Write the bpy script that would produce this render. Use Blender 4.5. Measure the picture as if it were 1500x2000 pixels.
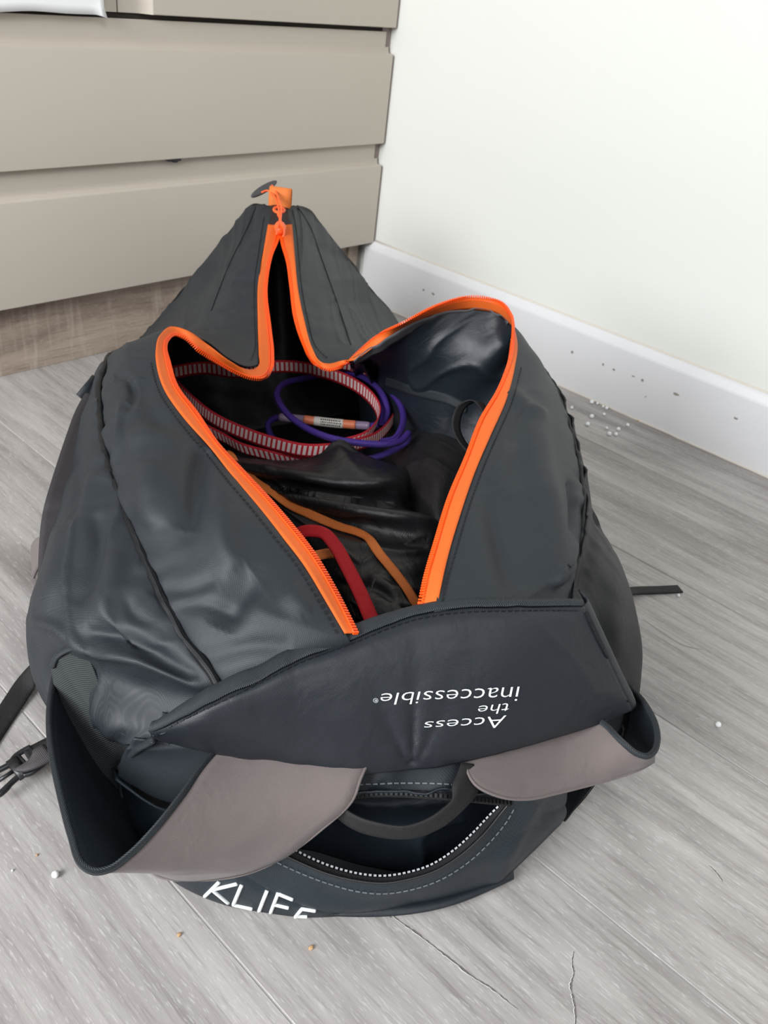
import bpy, math, random
import numpy as np
from mathutils import Vector, Matrix
from mathutils.bvhtree import BVHTree

for o in list(bpy.data.objects): bpy.data.objects.remove(o)
SC = bpy.context.scene
COL = SC.collection

# ------------------------------------------------------------------ camera
FPX = 1660.66
CR = np.array([[0.6853, -0.7195, 0.1126], [-0.3323, -0.4465, -0.8308], [0.6481, 0.5319, -0.5451]])
_u, _s, _v = np.linalg.svd(CR); CR = _u @ _v
CP = np.array([-1.645, -1.4992, 0.773])
cd = bpy.data.cameras.new('camera'); cam = bpy.data.objects.new('camera', cd); COL.objects.link(cam)
M = Matrix.Identity(4)
for i in range(3):
    M[i][0] = CR[0][i]; M[i][1] = -CR[1][i]; M[i][2] = -CR[2][i]; M[i][3] = CP[i]
cam.matrix_world = M
cd.sensor_fit = 'VERTICAL'; cd.sensor_height = 36.0; cd.sensor_width = 27.0
cd.lens = FPX * 36.0 / 2000.0
cd.clip_start = 0.02
cd.dof.use_dof = True; cd.dof.focus_distance = 0.80; cd.dof.aperture_fstop = 13.0
SC.camera = cam

# ------------------------------------------------------------------ light
w = bpy.data.worlds.new('room_light'); SC.world = w; w.use_nodes = True
bg = w.node_tree.nodes['Background']
bg.inputs[0].default_value = (0.96, 0.98, 1.0, 1); bg.inputs[1].default_value = 0.27

def area(name, loc, target, sx, sy, power, col):
    l = bpy.data.lights.new(name, 'AREA'); l.shape = 'RECTANGLE'; l.size = sx; l.size_y = sy
    l.energy = power; l.color = col
    o = bpy.data.objects.new(name, l); COL.objects.link(o); o.location = loc
    o.rotation_euler = (Vector(target) - Vector(loc)).to_track_quat('-Z', 'Y').to_euler()
    return o
area('window_daylight', (-3.7, -0.95, 1.55), (-0.6, -0.6, 0.2), 1.5, 1.5, 138, (0.96, 0.98, 1.0))
area('window_daylight_behind', (-2.3, -2.9, 2.7), (-0.9, -0.6, 0.2), 1.4, 1.0, 38, (0.96, 0.98, 1.0))

SC.view_settings.view_transform = 'Standard'; SC.view_settings.look = 'None'
SC.view_settings.gamma = 1.0; SC.view_settings.exposure = 0.0
SC.view_settings.use_curve_mapping = False

# ------------------------------------------------------------------ places
FWD = CR[2].copy(); FWD[2] = 0; FWD /= np.linalg.norm(FWD)
RGT = np.array([FWD[1], -FWD[0], 0.0])
def W(px, py, z):                      # the point at height z that the photograph shows at px, py
    d = CR.T @ np.array([(px - 750) / FPX, (py - 1000) / FPX, 1.0])
    return CP + d * ((z - CP[2]) / d[2])
def WY(px, py, y=0.0):                 # ... on the plane of the cabinet fronts
    d = CR.T @ np.array([(px - 750) / FPX, (py - 1000) / FPX, 1.0])
    return CP + d * ((y - CP[1]) / d[1])
def WX(px, py, x=0.0):                 # ... on the plane of the white wall
    d = CR.T @ np.array([(px - 750) / FPX, (py - 1000) / FPX, 1.0])
    return CP + d * ((x - CP[0]) / d[0])
def G(u, v, z=0.0):                    # metres to the right of and ahead of the photographer's feet
    return np.array([CP[0], CP[1], 0]) + u * RGT + v * FWD + np.array([0, 0, z])
def PX(l): return np.array([W(*p) if len(p) == 3 else G(*p[1:]) for p in l])
def project(p):
    q = CR @ (np.asarray(p) - CP); return 750 + FPX * q[0] / q[2], 1000 + FPX * q[1] / q[2]

# ------------------------------------------------------------------ maths
def spl(P, n, ts=None):
    P = np.asarray(P, float)
    if len(P) == 2:
        t = np.linspace(0, 1, n) if ts is None else ts
        return P[0] + (P[1] - P[0]) * t[:, None]
    d = np.linalg.norm(np.diff(P, axis=0), axis=1) ** 0.75 + 1e-6
    k = np.concatenate([[0], np.cumsum(d)]); k /= k[-1]
    m = np.zeros_like(P)
    s = np.diff(P, axis=0) / np.diff(k)[:, None]; h = np.diff(k)
    m[1:-1] = (s[:-1] * h[1:, None] + s[1:] * h[:-1, None]) / (h[1:] + h[:-1])[:, None]
    m[0] = 1.5 * s[0] - 0.5 * m[1]; m[-1] = 1.5 * s[-1] - 0.5 * m[-2]
    t = np.linspace(0, 1, n) if ts is None else ts
    i = np.clip(np.searchsorted(k, t, side='right') - 1, 0, len(P) - 2)
    x = ((t - k[i]) / h[i])[:, None]; hh = h[i][:, None]
    return ((2*x**3 - 3*x**2 + 1) * P[i] + (x**3 - 2*x**2 + x) * hh * m[i]
            + (-2*x**3 + 3*x**2) * P[i+1] + (x**3 - x**2) * hh * m[i+1])
def evenly(P, step):
    P = np.asarray(P); d = np.linalg.norm(np.diff(P, axis=0), axis=1); k = np.concatenate([[0], np.cumsum(d)])
    n = max(2, int(k[-1] / step) + 1); t = np.linspace(0, k[-1], n)
    return np.stack([np.interp(t, k, P[:, c]) for c in range(3)], 1)
def patch(rows, nu, nv):
    A = np.array([spl(r, nv) for r in rows])
    return np.stack([spl(A[:, j], nu) for j in range(nv)], 1)
_rs = np.random.RandomState(7); _T = _rs.rand(64, 64) * 2 - 1
def noise2(x, y):
    xi = np.floor(x).astype(int); yi = np.floor(y).astype(int); fx = x - xi; fy = y - yi
    fx = fx*fx*(3-2*fx); fy = fy*fy*(3-2*fy)
    g = lambda a, b: _T[a % 64, b % 64]
    return (g(xi, yi)*(1-fx) + g(xi+1, yi)*fx)*(1-fy) + (g(xi, yi+1)*(1-fx) + g(xi+1, yi+1)*fx)*fy
def metric(A):
    du = np.linalg.norm(np.diff(A, axis=0), axis=2); dv = np.linalg.norm(np.diff(A, axis=1), axis=2)
    S = np.zeros(A.shape[:2]); T = np.zeros(A.shape[:2])
    S[1:] = np.cumsum(du, axis=0); T[:, 1:] = np.cumsum(dv, axis=1)
    return S, T
def normals(A):
    n = np.cross(np.gradient(A, axis=0), np.gradient(A, axis=1)); return n / (np.linalg.norm(n, axis=2, keepdims=True) + 1e-12)
def wrinkle(A, folds=0.004, freq=9, pucker=0.0025, pf=55, sides='LR', seed=0, reach=0.035, ang=0.5, up=True, hold=''):
    """cloth relief: broad folds, creases across the slope and gathers that run out from sewn edges"""
    S, T = metric(A); N = normals(A)
    if up is not None:
        if (N[..., 2].mean() < 0) == up: N = -N
    c, s = math.cos(ang), math.sin(ang)
    X = S*c + T*s + seed*3.7; Y = -S*s + T*c + seed*1.3
    warp = noise2(X*6, Y*6) * 0.05
    d = folds * (noise2(X*freq*0.5 + warp*8, Y*freq*1.3) * 0.8 + noise2(X*freq*1.2 + 9, Y*freq*2.6 + warp*20) * 0.42)
    r = 1 - np.abs(noise2((X + warp)*freq*0.6 + 31, (Y + warp)*freq*1.9 + 17))
    d += folds * 0.9 * (r**6)
    smax = S[-1][None, :]; tmax = T[:, -1][:, None]
    for ch, (dist, al) in {'L': (T, S), 'R': (tmax - T, S), 'T': (S, T), 'B': (smax - S, T)}.items():
        if ch in sides:
            d += pucker * np.exp(-dist / reach) * (noise2(al*pf + seed, dist*pf*0.22) + 0.5*noise2(al*pf*2.1, dist*pf*0.4 + 5))
            d -= pucker * 0.9 * np.exp(-dist / 0.004)
        if ch in hold: d *= 1 - np.exp(-dist / 0.012)
    return A + N * d[..., None]

def dent(A, strokes):
    """single folds: (line they follow, half width in px, height in mm; negative for a valley)"""
    q = (A - CP) @ CR.T; X = 750 + FPX*q[..., 0]/q[..., 2]; Y = 1000 + FPX*q[..., 1]/q[..., 2]
    for line_, wd, h in strokes:
        L = spl(np.array([(x, y, 0) for x, y in line_], float), 24)[:, :2]
        d2 = np.full(X.shape, 1e12); tb = np.zeros(X.shape)
        for i in range(len(L)-1):
            a, b = L[i], L[i+1]; e = b-a; t_ = np.clip(((X-a[0])*e[0] + (Y-a[1])*e[1])/(e @ e + 1e-9), 0, 1)
            dd = (X-a[0]-t_*e[0])**2 + (Y-a[1]-t_*e[1])**2; m_ = dd < d2; d2 = np.where(m_, dd, d2); tb = np.where(m_, (i+t_)/(len(L)-1), tb)
        N = normals(A); sg = np.sign((N*(CP-A)).sum(-1)); fade = np.sqrt(np.clip(4*tb*(1-tb), 0, 1))*0.8 + 0.2
        A = A + N*(sg*h*0.001*fade*np.exp(-d2/wd**2))[..., None]
    return A

# ------------------------------------------------------------------ materials
MATS = {}
def srgb(r, g, b):
    f = lambda c: (c/255/12.92) if c/255 <= 0.04045 else ((c/255 + 0.055)/1.055)**2.4
    return (f(r), f(g), f(b), 1)
class NT:
    def __init__(s, name):
        s.m = bpy.data.materials.new(name); s.m.use_nodes = True; s.t = s.m.node_tree
        s.p = s.t.nodes['Principled BSDF']; MATS[name] = s.m
    def n(s, kind, **kw):
        x = s.t.nodes.new('ShaderNode' + kind)
        for k, v in kw.items():
            if k.startswith('i_'):
                key = k[2:]; key = int(key) if key.isdigit() else key.replace('_', ' ')
                x.inputs[key].default_value = v
            else: setattr(x, k, v)
        return x
    def l(s, a, ao, b, bi): s.t.links.new(a.outputs[ao], b.inputs[bi])
    def uv(s): return s.n('TexCoord'), 'UV'
    def ramp(s, stops, interp='LINEAR'):
        x = s.n('ValToRGB'); r = x.color_ramp; r.interpolation = interp
        while len(r.elements) < len(stops): r.elements.new(0.5)
        for e, (p, c) in zip(r.elements, stops): e.position = p; e.color = c
        return x
    def mapping(s, src, out, scale, rot=(0, 0, 0)):
        x = s.n('Mapping'); x.inputs['Scale'].default_value = scale; x.inputs['Rotation'].default_value = rot
        s.l(src, out, x, 'Vector'); return x
    def mix(s, a, b, fac=None, mode='MIX', f=0.5):
        x = s.n('Mix', data_type='RGBA', blend_type=mode)
        x.inputs[0].default_value = f
        for i, q in ((6, a), (7, b)):
            if isinstance(q, tuple) and len(q) == 4: x.inputs[i].default_value = q
            else: s.l(q[0], q[1], x, i)
        if fac: s.l(fac[0], fac[1], x, 0)
        return x
def plain(name, col, rough=0.5, spec=0.5, metal=0.0, sheen=0.0):
    t = NT(name); t.p.inputs['Base Color'].default_value = col; t.p.inputs['Roughness'].default_value = rough
    t.p.inputs['Specular IOR Level'].default_value = spec; t.p.inputs['Metallic'].default_value = metal
    t.p.inputs['Sheen Weight'].default_value = sheen
    return t
def fabric(name, col, col2, scale=420, rough=0.5, spec=0.45, bump=0.25, rot=0.6, sheen=0.0, ribs=False, cloud=0.5):
    t = plain(name, col, rough, spec, 0, sheen)
    tc = t.n('TexCoord')
    m = t.mapping(tc, 'UV', (scale, scale, scale), (0, 0, rot))
    w1 = t.n('TexWave', wave_type='BANDS', bands_direction='X'); w1.inputs['Scale'].default_value = 1.0
    w1.inputs['Distortion'].default_value = 0.3; t.l(m, 'Vector', w1, 'Vector')
    h = (w1, 'Fac')
    if not ribs:
        w2 = t.n('TexWave', wave_type='BANDS', bands_direction='Y'); w2.inputs['Scale'].default_value = 1.0
        t.l(m, 'Vector', w2, 'Vector')
        mm = t.n('Math', operation='MULTIPLY'); t.l(w1, 'Fac', mm, 0); t.l(w2, 'Fac', mm, 1); h = (mm, 'Value')
    nz = t.n('TexNoise'); nz.inputs['Scale'].default_value = 9; nz.inputs['Detail'].default_value = 4
    t.l(tc, 'UV', nz, 'Vector')
    a = t.mix(col, col2, (nz, 'Fac'))
    dk = tuple(c*(0.3 if ribs else 0.5) for c in col[:3]) + (1,)
    b = t.mix(dk, (a, 2), h)
    fin = t.mix((a, 2), (b, 2), f=0.85 if ribs else 0.75)
    t.l(fin, 2, t.p, 'Base Color')
    bp = t.n('Bump'); bp.inputs['Strength'].default_value = bump; bp.inputs['Distance'].default_value = 0.0006
    t.l(h[0], h[1], bp, 'Height')
    n2 = t.n('TexNoise'); n2.inputs['Scale'].default_value = 30; n2.inputs['Detail'].default_value = 3; n2.inputs['Distortion'].default_value = 0.6
    t.l(tc, 'UV', n2, 'Vector')
    b2 = t.n('Bump'); b2.inputs['Strength'].default_value = 0.35*cloud; b2.inputs['Distance'].default_value = 0.01
    t.l(n2, 'Fac', b2, 'Height'); t.l(bp, 'Normal', b2, 'Normal'); t.l(b2, 'Normal', t.p, 'Normal')
    return t.m

fabric('charcoal nylon', srgb(35, 42, 49), srgb(41, 47, 53), 205, 0.58, 0.5, cloud=0.25)
fabric('flap nylon', srgb(35, 40, 47), srgb(39, 44, 51), 270, 0.45, 0.45, rot=0.15)
fabric('pocket nylon', srgb(38, 49, 58), srgb(44, 55, 63), 205, 0.5, 0.4)
fabric('lining nylon', srgb(32, 39, 47), srgb(37, 44, 52), 297, 0.36, 0.5)
fabric('ribbed stretch cloth', srgb(70, 74, 74), srgb(62, 66, 68), 167, 0.6, 0.3, bump=1.0, rot=1.45, ribs=True)
fabric('taupe strap cloth', srgb(122, 112, 110), srgb(128, 118, 115), 270, 0.8, 0.2, rot=0.2, sheen=0.15)
fabric('navy strap lining', srgb(34, 42, 50), srgb(38, 46, 54), 270, 0.7, 0.25)
fabric('black webbing', srgb(36, 35, 37), srgb(43, 42, 44), 270, 0.6, 0.35, bump=0.6, rot=0.78)
fabric('side webbing', srgb(60, 56, 59), srgb(70, 66, 68), 240, 0.6, 0.35, bump=0.8, rot=0.78)
fabric('grey webbing', srgb(92, 88, 90), srgb(80, 76, 80), 189, 0.6, 0.3, bump=0.8, rot=0.0)
fabric('binding tape', srgb(48, 54, 60), srgb(55, 61, 66), 216, 0.55, 0.4, bump=0.8, rot=0.9, ribs=True)
fabric('gathered grosgrain', srgb(112, 112, 116), srgb(98, 98, 102), 205, 0.6, 0.3, bump=0.6, rot=0, ribs=True)
fabric('orange zip tape', srgb(255, 116, 40), srgb(255, 124, 50), 297, 0.55, 0.35, bump=0.3, rot=0, cloud=0.2)
fabric('orange webbing', srgb(252, 136, 64), srgb(255, 150, 78), 205, 0.6, 0.3, bump=0.6, rot=0.7, cloud=0.3)
fabric('red webbing', srgb(214, 28, 42), srgb(224, 36, 48), 205, 0.6, 0.3, bump=0.6, rot=0.7, cloud=0.3)
fabric('purple cord sheath', srgb(70, 42, 140), srgb(84, 56, 160), 189, 0.5, 0.4, bump=0.9, rot=0.6, cloud=0.2)
fabric('black ripstop', srgb(36, 35, 38), srgb(41, 40, 42), 324, 0.34, 0.5, cloud=0.9)
fabric('brown black cloth', srgb(44, 41, 42), srgb(40, 38, 40), 324, 0.45, 0.4, cloud=0.9)
fabric('shaded inner nylon', srgb(20, 21, 24), srgb(24, 25, 28), 240, 0.5, 0.35)  # shade inside the bag put into the colour, blacker than the lit lining
plain('zip teeth orange', srgb(250, 88, 20), 0.4, 0.5)
plain('zip teeth black', srgb(24, 25, 27), 0.35, 0.5)
plain('zip teeth pale', srgb(170, 172, 176), 0.3, 0.6)
plain('orange plastic', srgb(255, 102, 46), 0.32, 0.5)
plain('black plastic', srgb(30, 32, 35), 0.35, 0.5)
plain('grey rubber', srgb(72, 72, 74), 0.6, 0.4)
plain('dark thread', srgb(26, 29, 32), 0.6, 0.3)
plain('grey thread', srgb(108, 114, 118), 0.6, 0.3)
plain('white print', srgb(236, 240, 240), 0.5, 0.4)
plain('black print', srgb(30, 30, 30), 0.6, 0.3)
plain('label cloth', srgb(206, 200, 192), 0.6, 0.3)
plain('sleeve plastic', srgb(134, 118, 142), 0.3, 0.5)
plain('orange band', srgb(214, 120, 84), 0.4, 0.5)
plain('foam white', srgb(236, 238, 238), 0.7, 0.3)
plain('crumb tan', srgb(186, 152, 112), 0.8, 0.2)
plain('chip grey', srgb(150, 144, 138), 0.8, 0.2)
plain('caulk', srgb(214, 207, 196), 0.7, 0.3)
plain('mauve filler', srgb(140, 126, 122), 0.6, 0.3)
plain('dark gap', srgb(52, 47, 44), 0.8, 0.2)

t = plain('white wall paint', srgb(221, 222, 216), 0.6, 0.3)      # wall: faint roller texture
n = t.n('TexNoise'); n.inputs['Scale'].default_value = 260; tc = t.n('TexCoord'); t.l(tc, 'Object', n, 'Vector')
b = t.n('Bump'); b.inputs['Strength'].default_value = 0.05; b.inputs['Distance'].default_value = 0.001
t.l(n, 'Fac', b, 'Height'); t.l(b, 'Normal', t.p, 'Normal')
t = plain('white gloss paint', srgb(226, 229, 233), 0.35, 0.45)
n = t.n('TexNoise'); n.inputs['Scale'].default_value = 14; tc = t.n('TexCoord'); t.l(tc, 'Object', n, 'Vector')
a = t.mix(srgb(219, 219, 220), srgb(225, 225, 226), (n, 'Fac')); t.l(a, 2, t.p, 'Base Color')

t = plain('greige lacquer', srgb(184, 175, 163), 0.42, 0.4)
tc = t.n('TexCoord'); n = t.n('TexNoise'); n.inputs['Scale'].default_value = 3; t.l(tc, 'Object', n, 'Vector')
a = t.mix(srgb(182, 174, 162), srgb(187, 178, 166), (n, 'Fac'))
v = t.n('TexVoronoi'); v.inputs['Scale'].default_value = 16; t.l(tc, 'Object', v, 'Vector')
r = t.ramp([(0.0, (1, 1, 1, 1)), (0.022, (1, 1, 1, 1)), (0.034, (0, 0, 0, 1))]); t.l(v, 'Distance', r, 'Fac')
n3 = t.n('TexNoise'); n3.inputs['Scale'].default_value = 2.4; t.l(tc, 'Object', n3, 'Vector')
r3 = t.ramp([(0.58, (0, 0, 0, 1)), (0.62, (0.5, 0.5, 0.5, 1))]); t.l(n3, 'Fac', r3, 'Fac')
mm = t.n('Math', operation='MULTIPLY'); t.l(r, 'Color', mm, 0); t.l(r3, 'Color', mm, 1)
a2 = t.mix((a, 2), srgb(140, 128, 116), (mm, 'Value')); t.l(a2, 2, t.p, 'Base Color')

def wood(name, light, mid, dark, fleck, along, seedobj=True, rough=0.5, cross=False, S=1.0):
    t = plain(name, mid, rough, 0.4)
    tc = t.n('TexCoord'); oi = t.n('ObjectInfo')
    off = t.n('VectorMath', operation='SCALE'); off.inputs['Scale'].default_value = 37.0
    cx = t.n('CombineXYZ'); t.l(oi, 'Random', cx, 0); t.l(oi, 'Random', cx, 1); t.l(oi, 'Random', cx, 2); t.l(cx, 'Vector', off, 0)
    ad = t.n('VectorMath', operation='ADD'); t.l(tc, 'Object', ad, 0); t.l(off, 'Vector', ad, 1)
    def stretch(k, f):
        sc = [f*S, f*S, f*S]; sc[along] = k*S
        return t.mapping(ad, 'Vector', tuple(sc))
    # broad tone
    m1 = stretch(2.2, 11); n1 = t.n('TexNoise'); n1.inputs['Scale'].default_value = 1; n1.inputs['Detail'].default_value = 3; n1.inputs['Distortion'].default_value = 1.1
    t.l(m1, 'Vector', n1, 'Vector')
    r1 = t.ramp([(0.32, dark), (0.5, mid), (0.68, light)]); t.l(n1, 'Fac', r1, 'Fac')
    # grain lines
    m2 = stretch(10, 210); n2 = t.n('TexNoise'); n2.inputs['Scale'].default_value = 1; n2.inputs['Detail'].default_value = 5; n2.inputs['Roughness'].default_value = 0.65; n2.inputs['Distortion'].default_value = 0.5
    t.l(m2, 'Vector', n2, 'Vector')
    r2 = t.ramp([(0.33, (0.68, 0.67, 0.66, 1)), (0.46, (0.95, 0.95, 0.95, 1)), (0.66, (1.10, 1.10, 1.10, 1))]); t.l(n2, 'Fac', r2, 'Fac')
    c1 = t.mix((r1, 'Color'), (r2, 'Color'), mode='MULTIPLY', f=0.8)
    # cathedral figure
    m3 = stretch(0.9, 5); w3 = t.n('TexWave', wave_type='RINGS', rings_direction='Z'); w3.inputs['Scale'].default_value = 1.6; w3.inputs['Distortion'].default_value = 7; w3.inputs['Detail'].default_value = 3; w3.inputs['Detail Scale'].default_value = 0.8
    t.l(m3, 'Vector', w3, 'Vector')
    r3 = t.ramp([(0.1, (0.86, 0.85, 0.85, 1)), (0.5, (1, 1, 1, 1))]); t.l(w3, 'Fac', r3, 'Fac')
    c2 = t.mix((c1, 2), (r3, 'Color'), mode='MULTIPLY', f=0.7)
    # pale flecks in the open pores
    m4 = stretch(85, 620); n4 = t.n('TexNoise'); n4.inputs['Scale'].default_value = 1; n4.inputs['Detail'].default_value = 2
    t.l(m4, 'Vector', n4, 'Vector')
    r4 = t.ramp([(0.59, (0, 0, 0, 1)), (0.70, (1, 1, 1, 1))]); t.l(n4, 'Fac', r4, 'Fac')
    f4 = t.n('Math', operation='MULTIPLY'); t.l(r4, 'Color', f4, 0); f4.inputs[1].default_value = 0.34
    c3 = t.mix((c2, 2), fleck, (f4, 'Value'))
    # knots
    m5 = stretch(1.3, 3.0); v5 = t.n('TexVoronoi'); v5.inputs['Scale'].default_value = 1.35; t.l(m5, 'Vector', v5, 'Vector')
    n5 = t.n('TexNoise'); n5.inputs['Scale'].default_value = 22; n5.inputs['Detail'].default_value = 4; t.l(ad, 'Vector', n5, 'Vector')
    a5 = t.n('Math', operation='MULTIPLY_ADD'); t.l(n5, 'Fac', a5, 0); a5.inputs[1].default_value = 0.16; t.l(v5, 'Distance', a5, 2)
    r5 = t.ramp([(0.10, (0.62, 0.60, 0.59, 1)), (0.26, (1, 1, 1, 1))]); t.l(a5, 'Value', r5, 'Fac')
    c4 = t.mix((c3, 2), (r5, 'Color'), mode='MULTIPLY', f=0.8)
    if cross:                                          # saw marks across the grain
        sc = [75*S, 75*S, 9*S]
        m6 = t.mapping(ad, 'Vector', tuple(sc)); n6 = t.n('TexNoise'); n6.inputs['Scale'].default_value = 1; n6.inputs['Detail'].default_value = 3
        t.l(m6, 'Vector', n6, 'Vector')
        r6 = t.ramp([(0.54, (0, 0, 0, 1)), (0.70, (0.35, 0.35, 0.35, 1))]); t.l(n6, 'Fac', r6, 'Fac')
        c4 = t.mix((c4, 2), fleck, (r6, 'Color'))
    t.l(c4, 2, t.p, 'Base Color')
    bp = t.n('Bump'); bp.inputs['Strength'].default_value = 0.18; bp.inputs['Distance'].default_value = 0.0008
    t.l(n4, 'Fac', bp, 'Height'); t.l(bp, 'Normal', t.p, 'Normal')
    return t.m
wood('grey washed oak', srgb(180, 175, 172), srgb(167, 162, 159), srgb(148, 143, 140), srgb(216, 214, 213), 1)
wood('brown sawn oak', srgb(182, 166, 151), srgb(162, 146, 132), srgb(134, 119, 108), srgb(206, 192, 178), 0, rough=0.55, cross=True)
plain('crack grey', srgb(112, 106, 103), 0.7, 0.2)
plain('pale groove', srgb(222, 220, 216), 0.6, 0.3)

t = plain('striped sling webbing', srgb(190, 34, 48), 0.55, 0.3)     # printed bars across red tape
tc = t.n('TexCoord'); sx = t.n('SeparateXYZ'); t.l(tc, 'UV', sx, 0)
mu = t.n('Math', operation='MULTIPLY'); mu.inputs[1].default_value = 1/0.0078; t.l(sx, 'X', mu, 0)
fr = t.n('Math', operation='FRACT'); t.l(mu, 'Value', fr, 0)
gt = t.n('Math', operation='GREATER_THAN'); gt.inputs[1].default_value = 0.42; t.l(fr, 'Value', gt, 0)
sb = t.n('Math', operation='SUBTRACT'); t.l(sx, 'Y', sb, 0); sb.inputs[1].default_value = 0.0105
ab = t.n('Math', operation='ABSOLUTE'); t.l(sb, 'Value', ab, 0)
lt = t.n('Math', operation='LESS_THAN'); lt.inputs[1].default_value = 0.0072; t.l(ab, 'Value', lt, 0)
an = t.n('Math', operation='MULTIPLY'); t.l(gt, 'Value', an, 0); t.l(lt, 'Value', an, 1)
a = t.mix(srgb(190, 34, 48), srgb(226, 206, 204), (an, 'Value')); t.l(a, 2, t.p, 'Base Color')
wv = t.n('TexWave'); wv.inputs['Scale'].default_value = 900; t.l(tc, 'UV', wv, 'Vector')
b = t.n('Bump'); b.inputs['Strength'].default_value = 0.4; b.inputs['Distance'].default_value = 0.0005; t.l(wv, 'Fac', b, 'Height'); t.l(b, 'Normal', t.p, 'Normal')

# ------------------------------------------------------------------ objects
def link(name, me, mat=None, parent=None, loc=(0, 0, 0), mats=None, smooth=True):
    o = bpy.data.objects.new(name, me); COL.objects.link(o); o.location = loc
    for m in (mats or ([mat] if mat else [])): me.materials.append(MATS[m])
    if parent is not None:
        o.parent = parent; o.matrix_parent_inverse = Matrix.Translation(ROOT(parent)).inverted()
    if smooth and me.polygons: me.polygons.foreach_set('use_smooth', [True]*len(me.polygons))
    return o
def ROOT(o): return Vector(o.location)      # every mesh below keeps world coordinates
def thing(name, label, cat, loc, group=None):
    o = bpy.data.objects.new(name, None); COL.objects.link(o); o.location = loc; o.empty_display_size = 0.05
    tag(o, label, cat, group); return o
def tag(o, label, cat=None, group=None, kind=None):
    o['label'] = label
    if cat: o['category'] = cat
    if group: o['group'] = group
    if kind: o['kind'] = kind
    return o
def structure(o, label=None):
    o['kind'] = 'structure'
    if label: o['label'] = label
    return o
def mesh(name, V, F, uv=None):
    me = bpy.data.meshes.new(name); me.from_pydata([tuple(v) for v in V], [], F)
    if uv is not None:
        l = me.uv_layers.new(name='UVMap'); idx = np.zeros(len(me.loops), int); me.loops.foreach_get('vertex_index', idx)
        l.data.foreach_set('uv', np.asarray(uv)[idx].ravel())
    me.update(); return me
def grid_mesh(name, A, flip=False, UVo=None):
    nu, nv = A.shape[:2]; V = A.reshape(-1, 3)
    I = np.arange(nu*nv).reshape(nu, nv)
    q = np.stack([I[:-1, :-1], I[:-1, 1:], I[1:, 1:], I[1:, :-1]], -1).reshape(-1, 4)
    if flip: q = q[:, ::-1]
    S, T = metric(A) if UVo is None else UVo
    return mesh(name, V, q.tolist(), np.stack([S, T], -1).reshape(-1, 2))
TREES = []
def cloth(name, A, mat, parent, thick=0.0022, up=True, mats=None, register=None):
    n = (normals(A) * (CP - A)).sum(-1)[:, :max(2, A.shape[1]//3)].mean()
    me = grid_mesh(name, A, flip=n > 0)      # thickness grows to the hidden side
    o = link(name, me, mat, parent, mats=mats)
    s = o.modifiers.new('thickness', 'SOLIDIFY'); s.thickness = thick; s.offset = -1.0
    if mats and len(mats) > 1: s.material_offset = 1; s.material_offset_rim = 1
    if register is not None:
        register.append(me)
    return o
def drape(meshes, px, off=0.0012):
    """points of a drawn line, laid on the cloth they are sewn or printed on"""
    trees = [BVHTree.FromPolygons([v.co.copy() for v in m.vertices], [tuple(p.vertices) for p in m.polygons]) for m in meshes]
    out = []; nor = []
    for x, y in px:
        d = Vector(CR.T @ np.array([(x-750)/FPX, (y-1000)/FPX, 1.0])).normalized(); best = None
        for tr in trees:
            h = tr.ray_cast(Vector(CP), d, 4.0)
            if h[0] is not None and (best is None or h[3] < best[3]): best = h
        if best is None: out.append(None); nor.append(None); continue
        n = best[1] if best[1].dot(d) < 0 else -best[1]
        out.append(np.array(best[0] + n*off)); nor.append(np.array(n))
    return out, nor
def tube(P, r, k=8, closed=False, caps=True):
    P = np.asarray(P, float); n = len(P); R = np.full(n, r) if np.isscalar(r) else np.asarray(r)
    T = np.gradient(P, axis=0); T /= np.linalg.norm(T, axis=1, keepdims=True) + 1e-12
    a = np.array([0, 0, 1.0]) if abs(T[0][2]) < 0.9 else np.array([1.0, 0, 0])
    V = []; UV = []; L = 0
    for i in range(n):
        a = a - T[i]*(a @ T[i]); a /= np.linalg.norm(a) + 1e-12; b = np.cross(T[i], a)
        if i: L += np.linalg.norm(P[i]-P[i-1])
        for j in range(k):
            th = 2*math.pi*j/k; V.append(P[i] + R[i]*(math.cos(th)*a + math.sin(th)*b)); UV.append((L, th*R[i]))
    F = [(i*k+j, i*k+(j+1) % k, (i+1)*k+(j+1) % k, (i+1)*k+j) for i in range(n-1) for j in range(k)]
    if caps: F += [tuple(range(k))[::-1], tuple((n-1)*k+j for j in range(k))]
    return V, F, UV
def merge(parts):
    V = []; F = []; U = []
    for v, f, u in parts:
        o = len(V); V += list(v); F += [tuple(i+o for i in q) for q in f]; U += list(u) if u is not None else [(0, 0)]*len(v)
    return V, F, U
def box(c, ax, ay, az):
    c, ax, ay, az = map(np.asarray, (c, ax, ay, az))
    V = [c + sx*ax + sy*ay + sz*az for sx in (-1, 1) for sy in (-1, 1) for sz in (-1, 1)]
    F = [(0, 1, 3, 2), (4, 6, 7, 5), (0, 4, 5, 1), (2, 3, 7, 6), (0, 2, 6, 4), (1, 5, 7, 3)]
    return V, F, [(float(v[0]), float(v[2])) for v in V]
def aabox(x0, x1, y0, y1, z0, z1):
    return box(((x0+x1)/2, (y0+y1)/2, (z0+z1)/2), ((x1-x0)/2, 0, 0), (0, (y1-y0)/2, 0), (0, 0, (z1-z0)/2))
def obj(name, parts, mat, parent=None, smooth=False, bevel=0, thick=None):
    V, F, U = merge(parts); o = link(name, mesh(name, V, F, U), mat, parent, smooth=smooth)
    if bevel: m = o.modifiers.new('edges', 'BEVEL'); m.width = bevel; m.segments = 2; m.limit_method = 'ANGLE'
    return o
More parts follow.
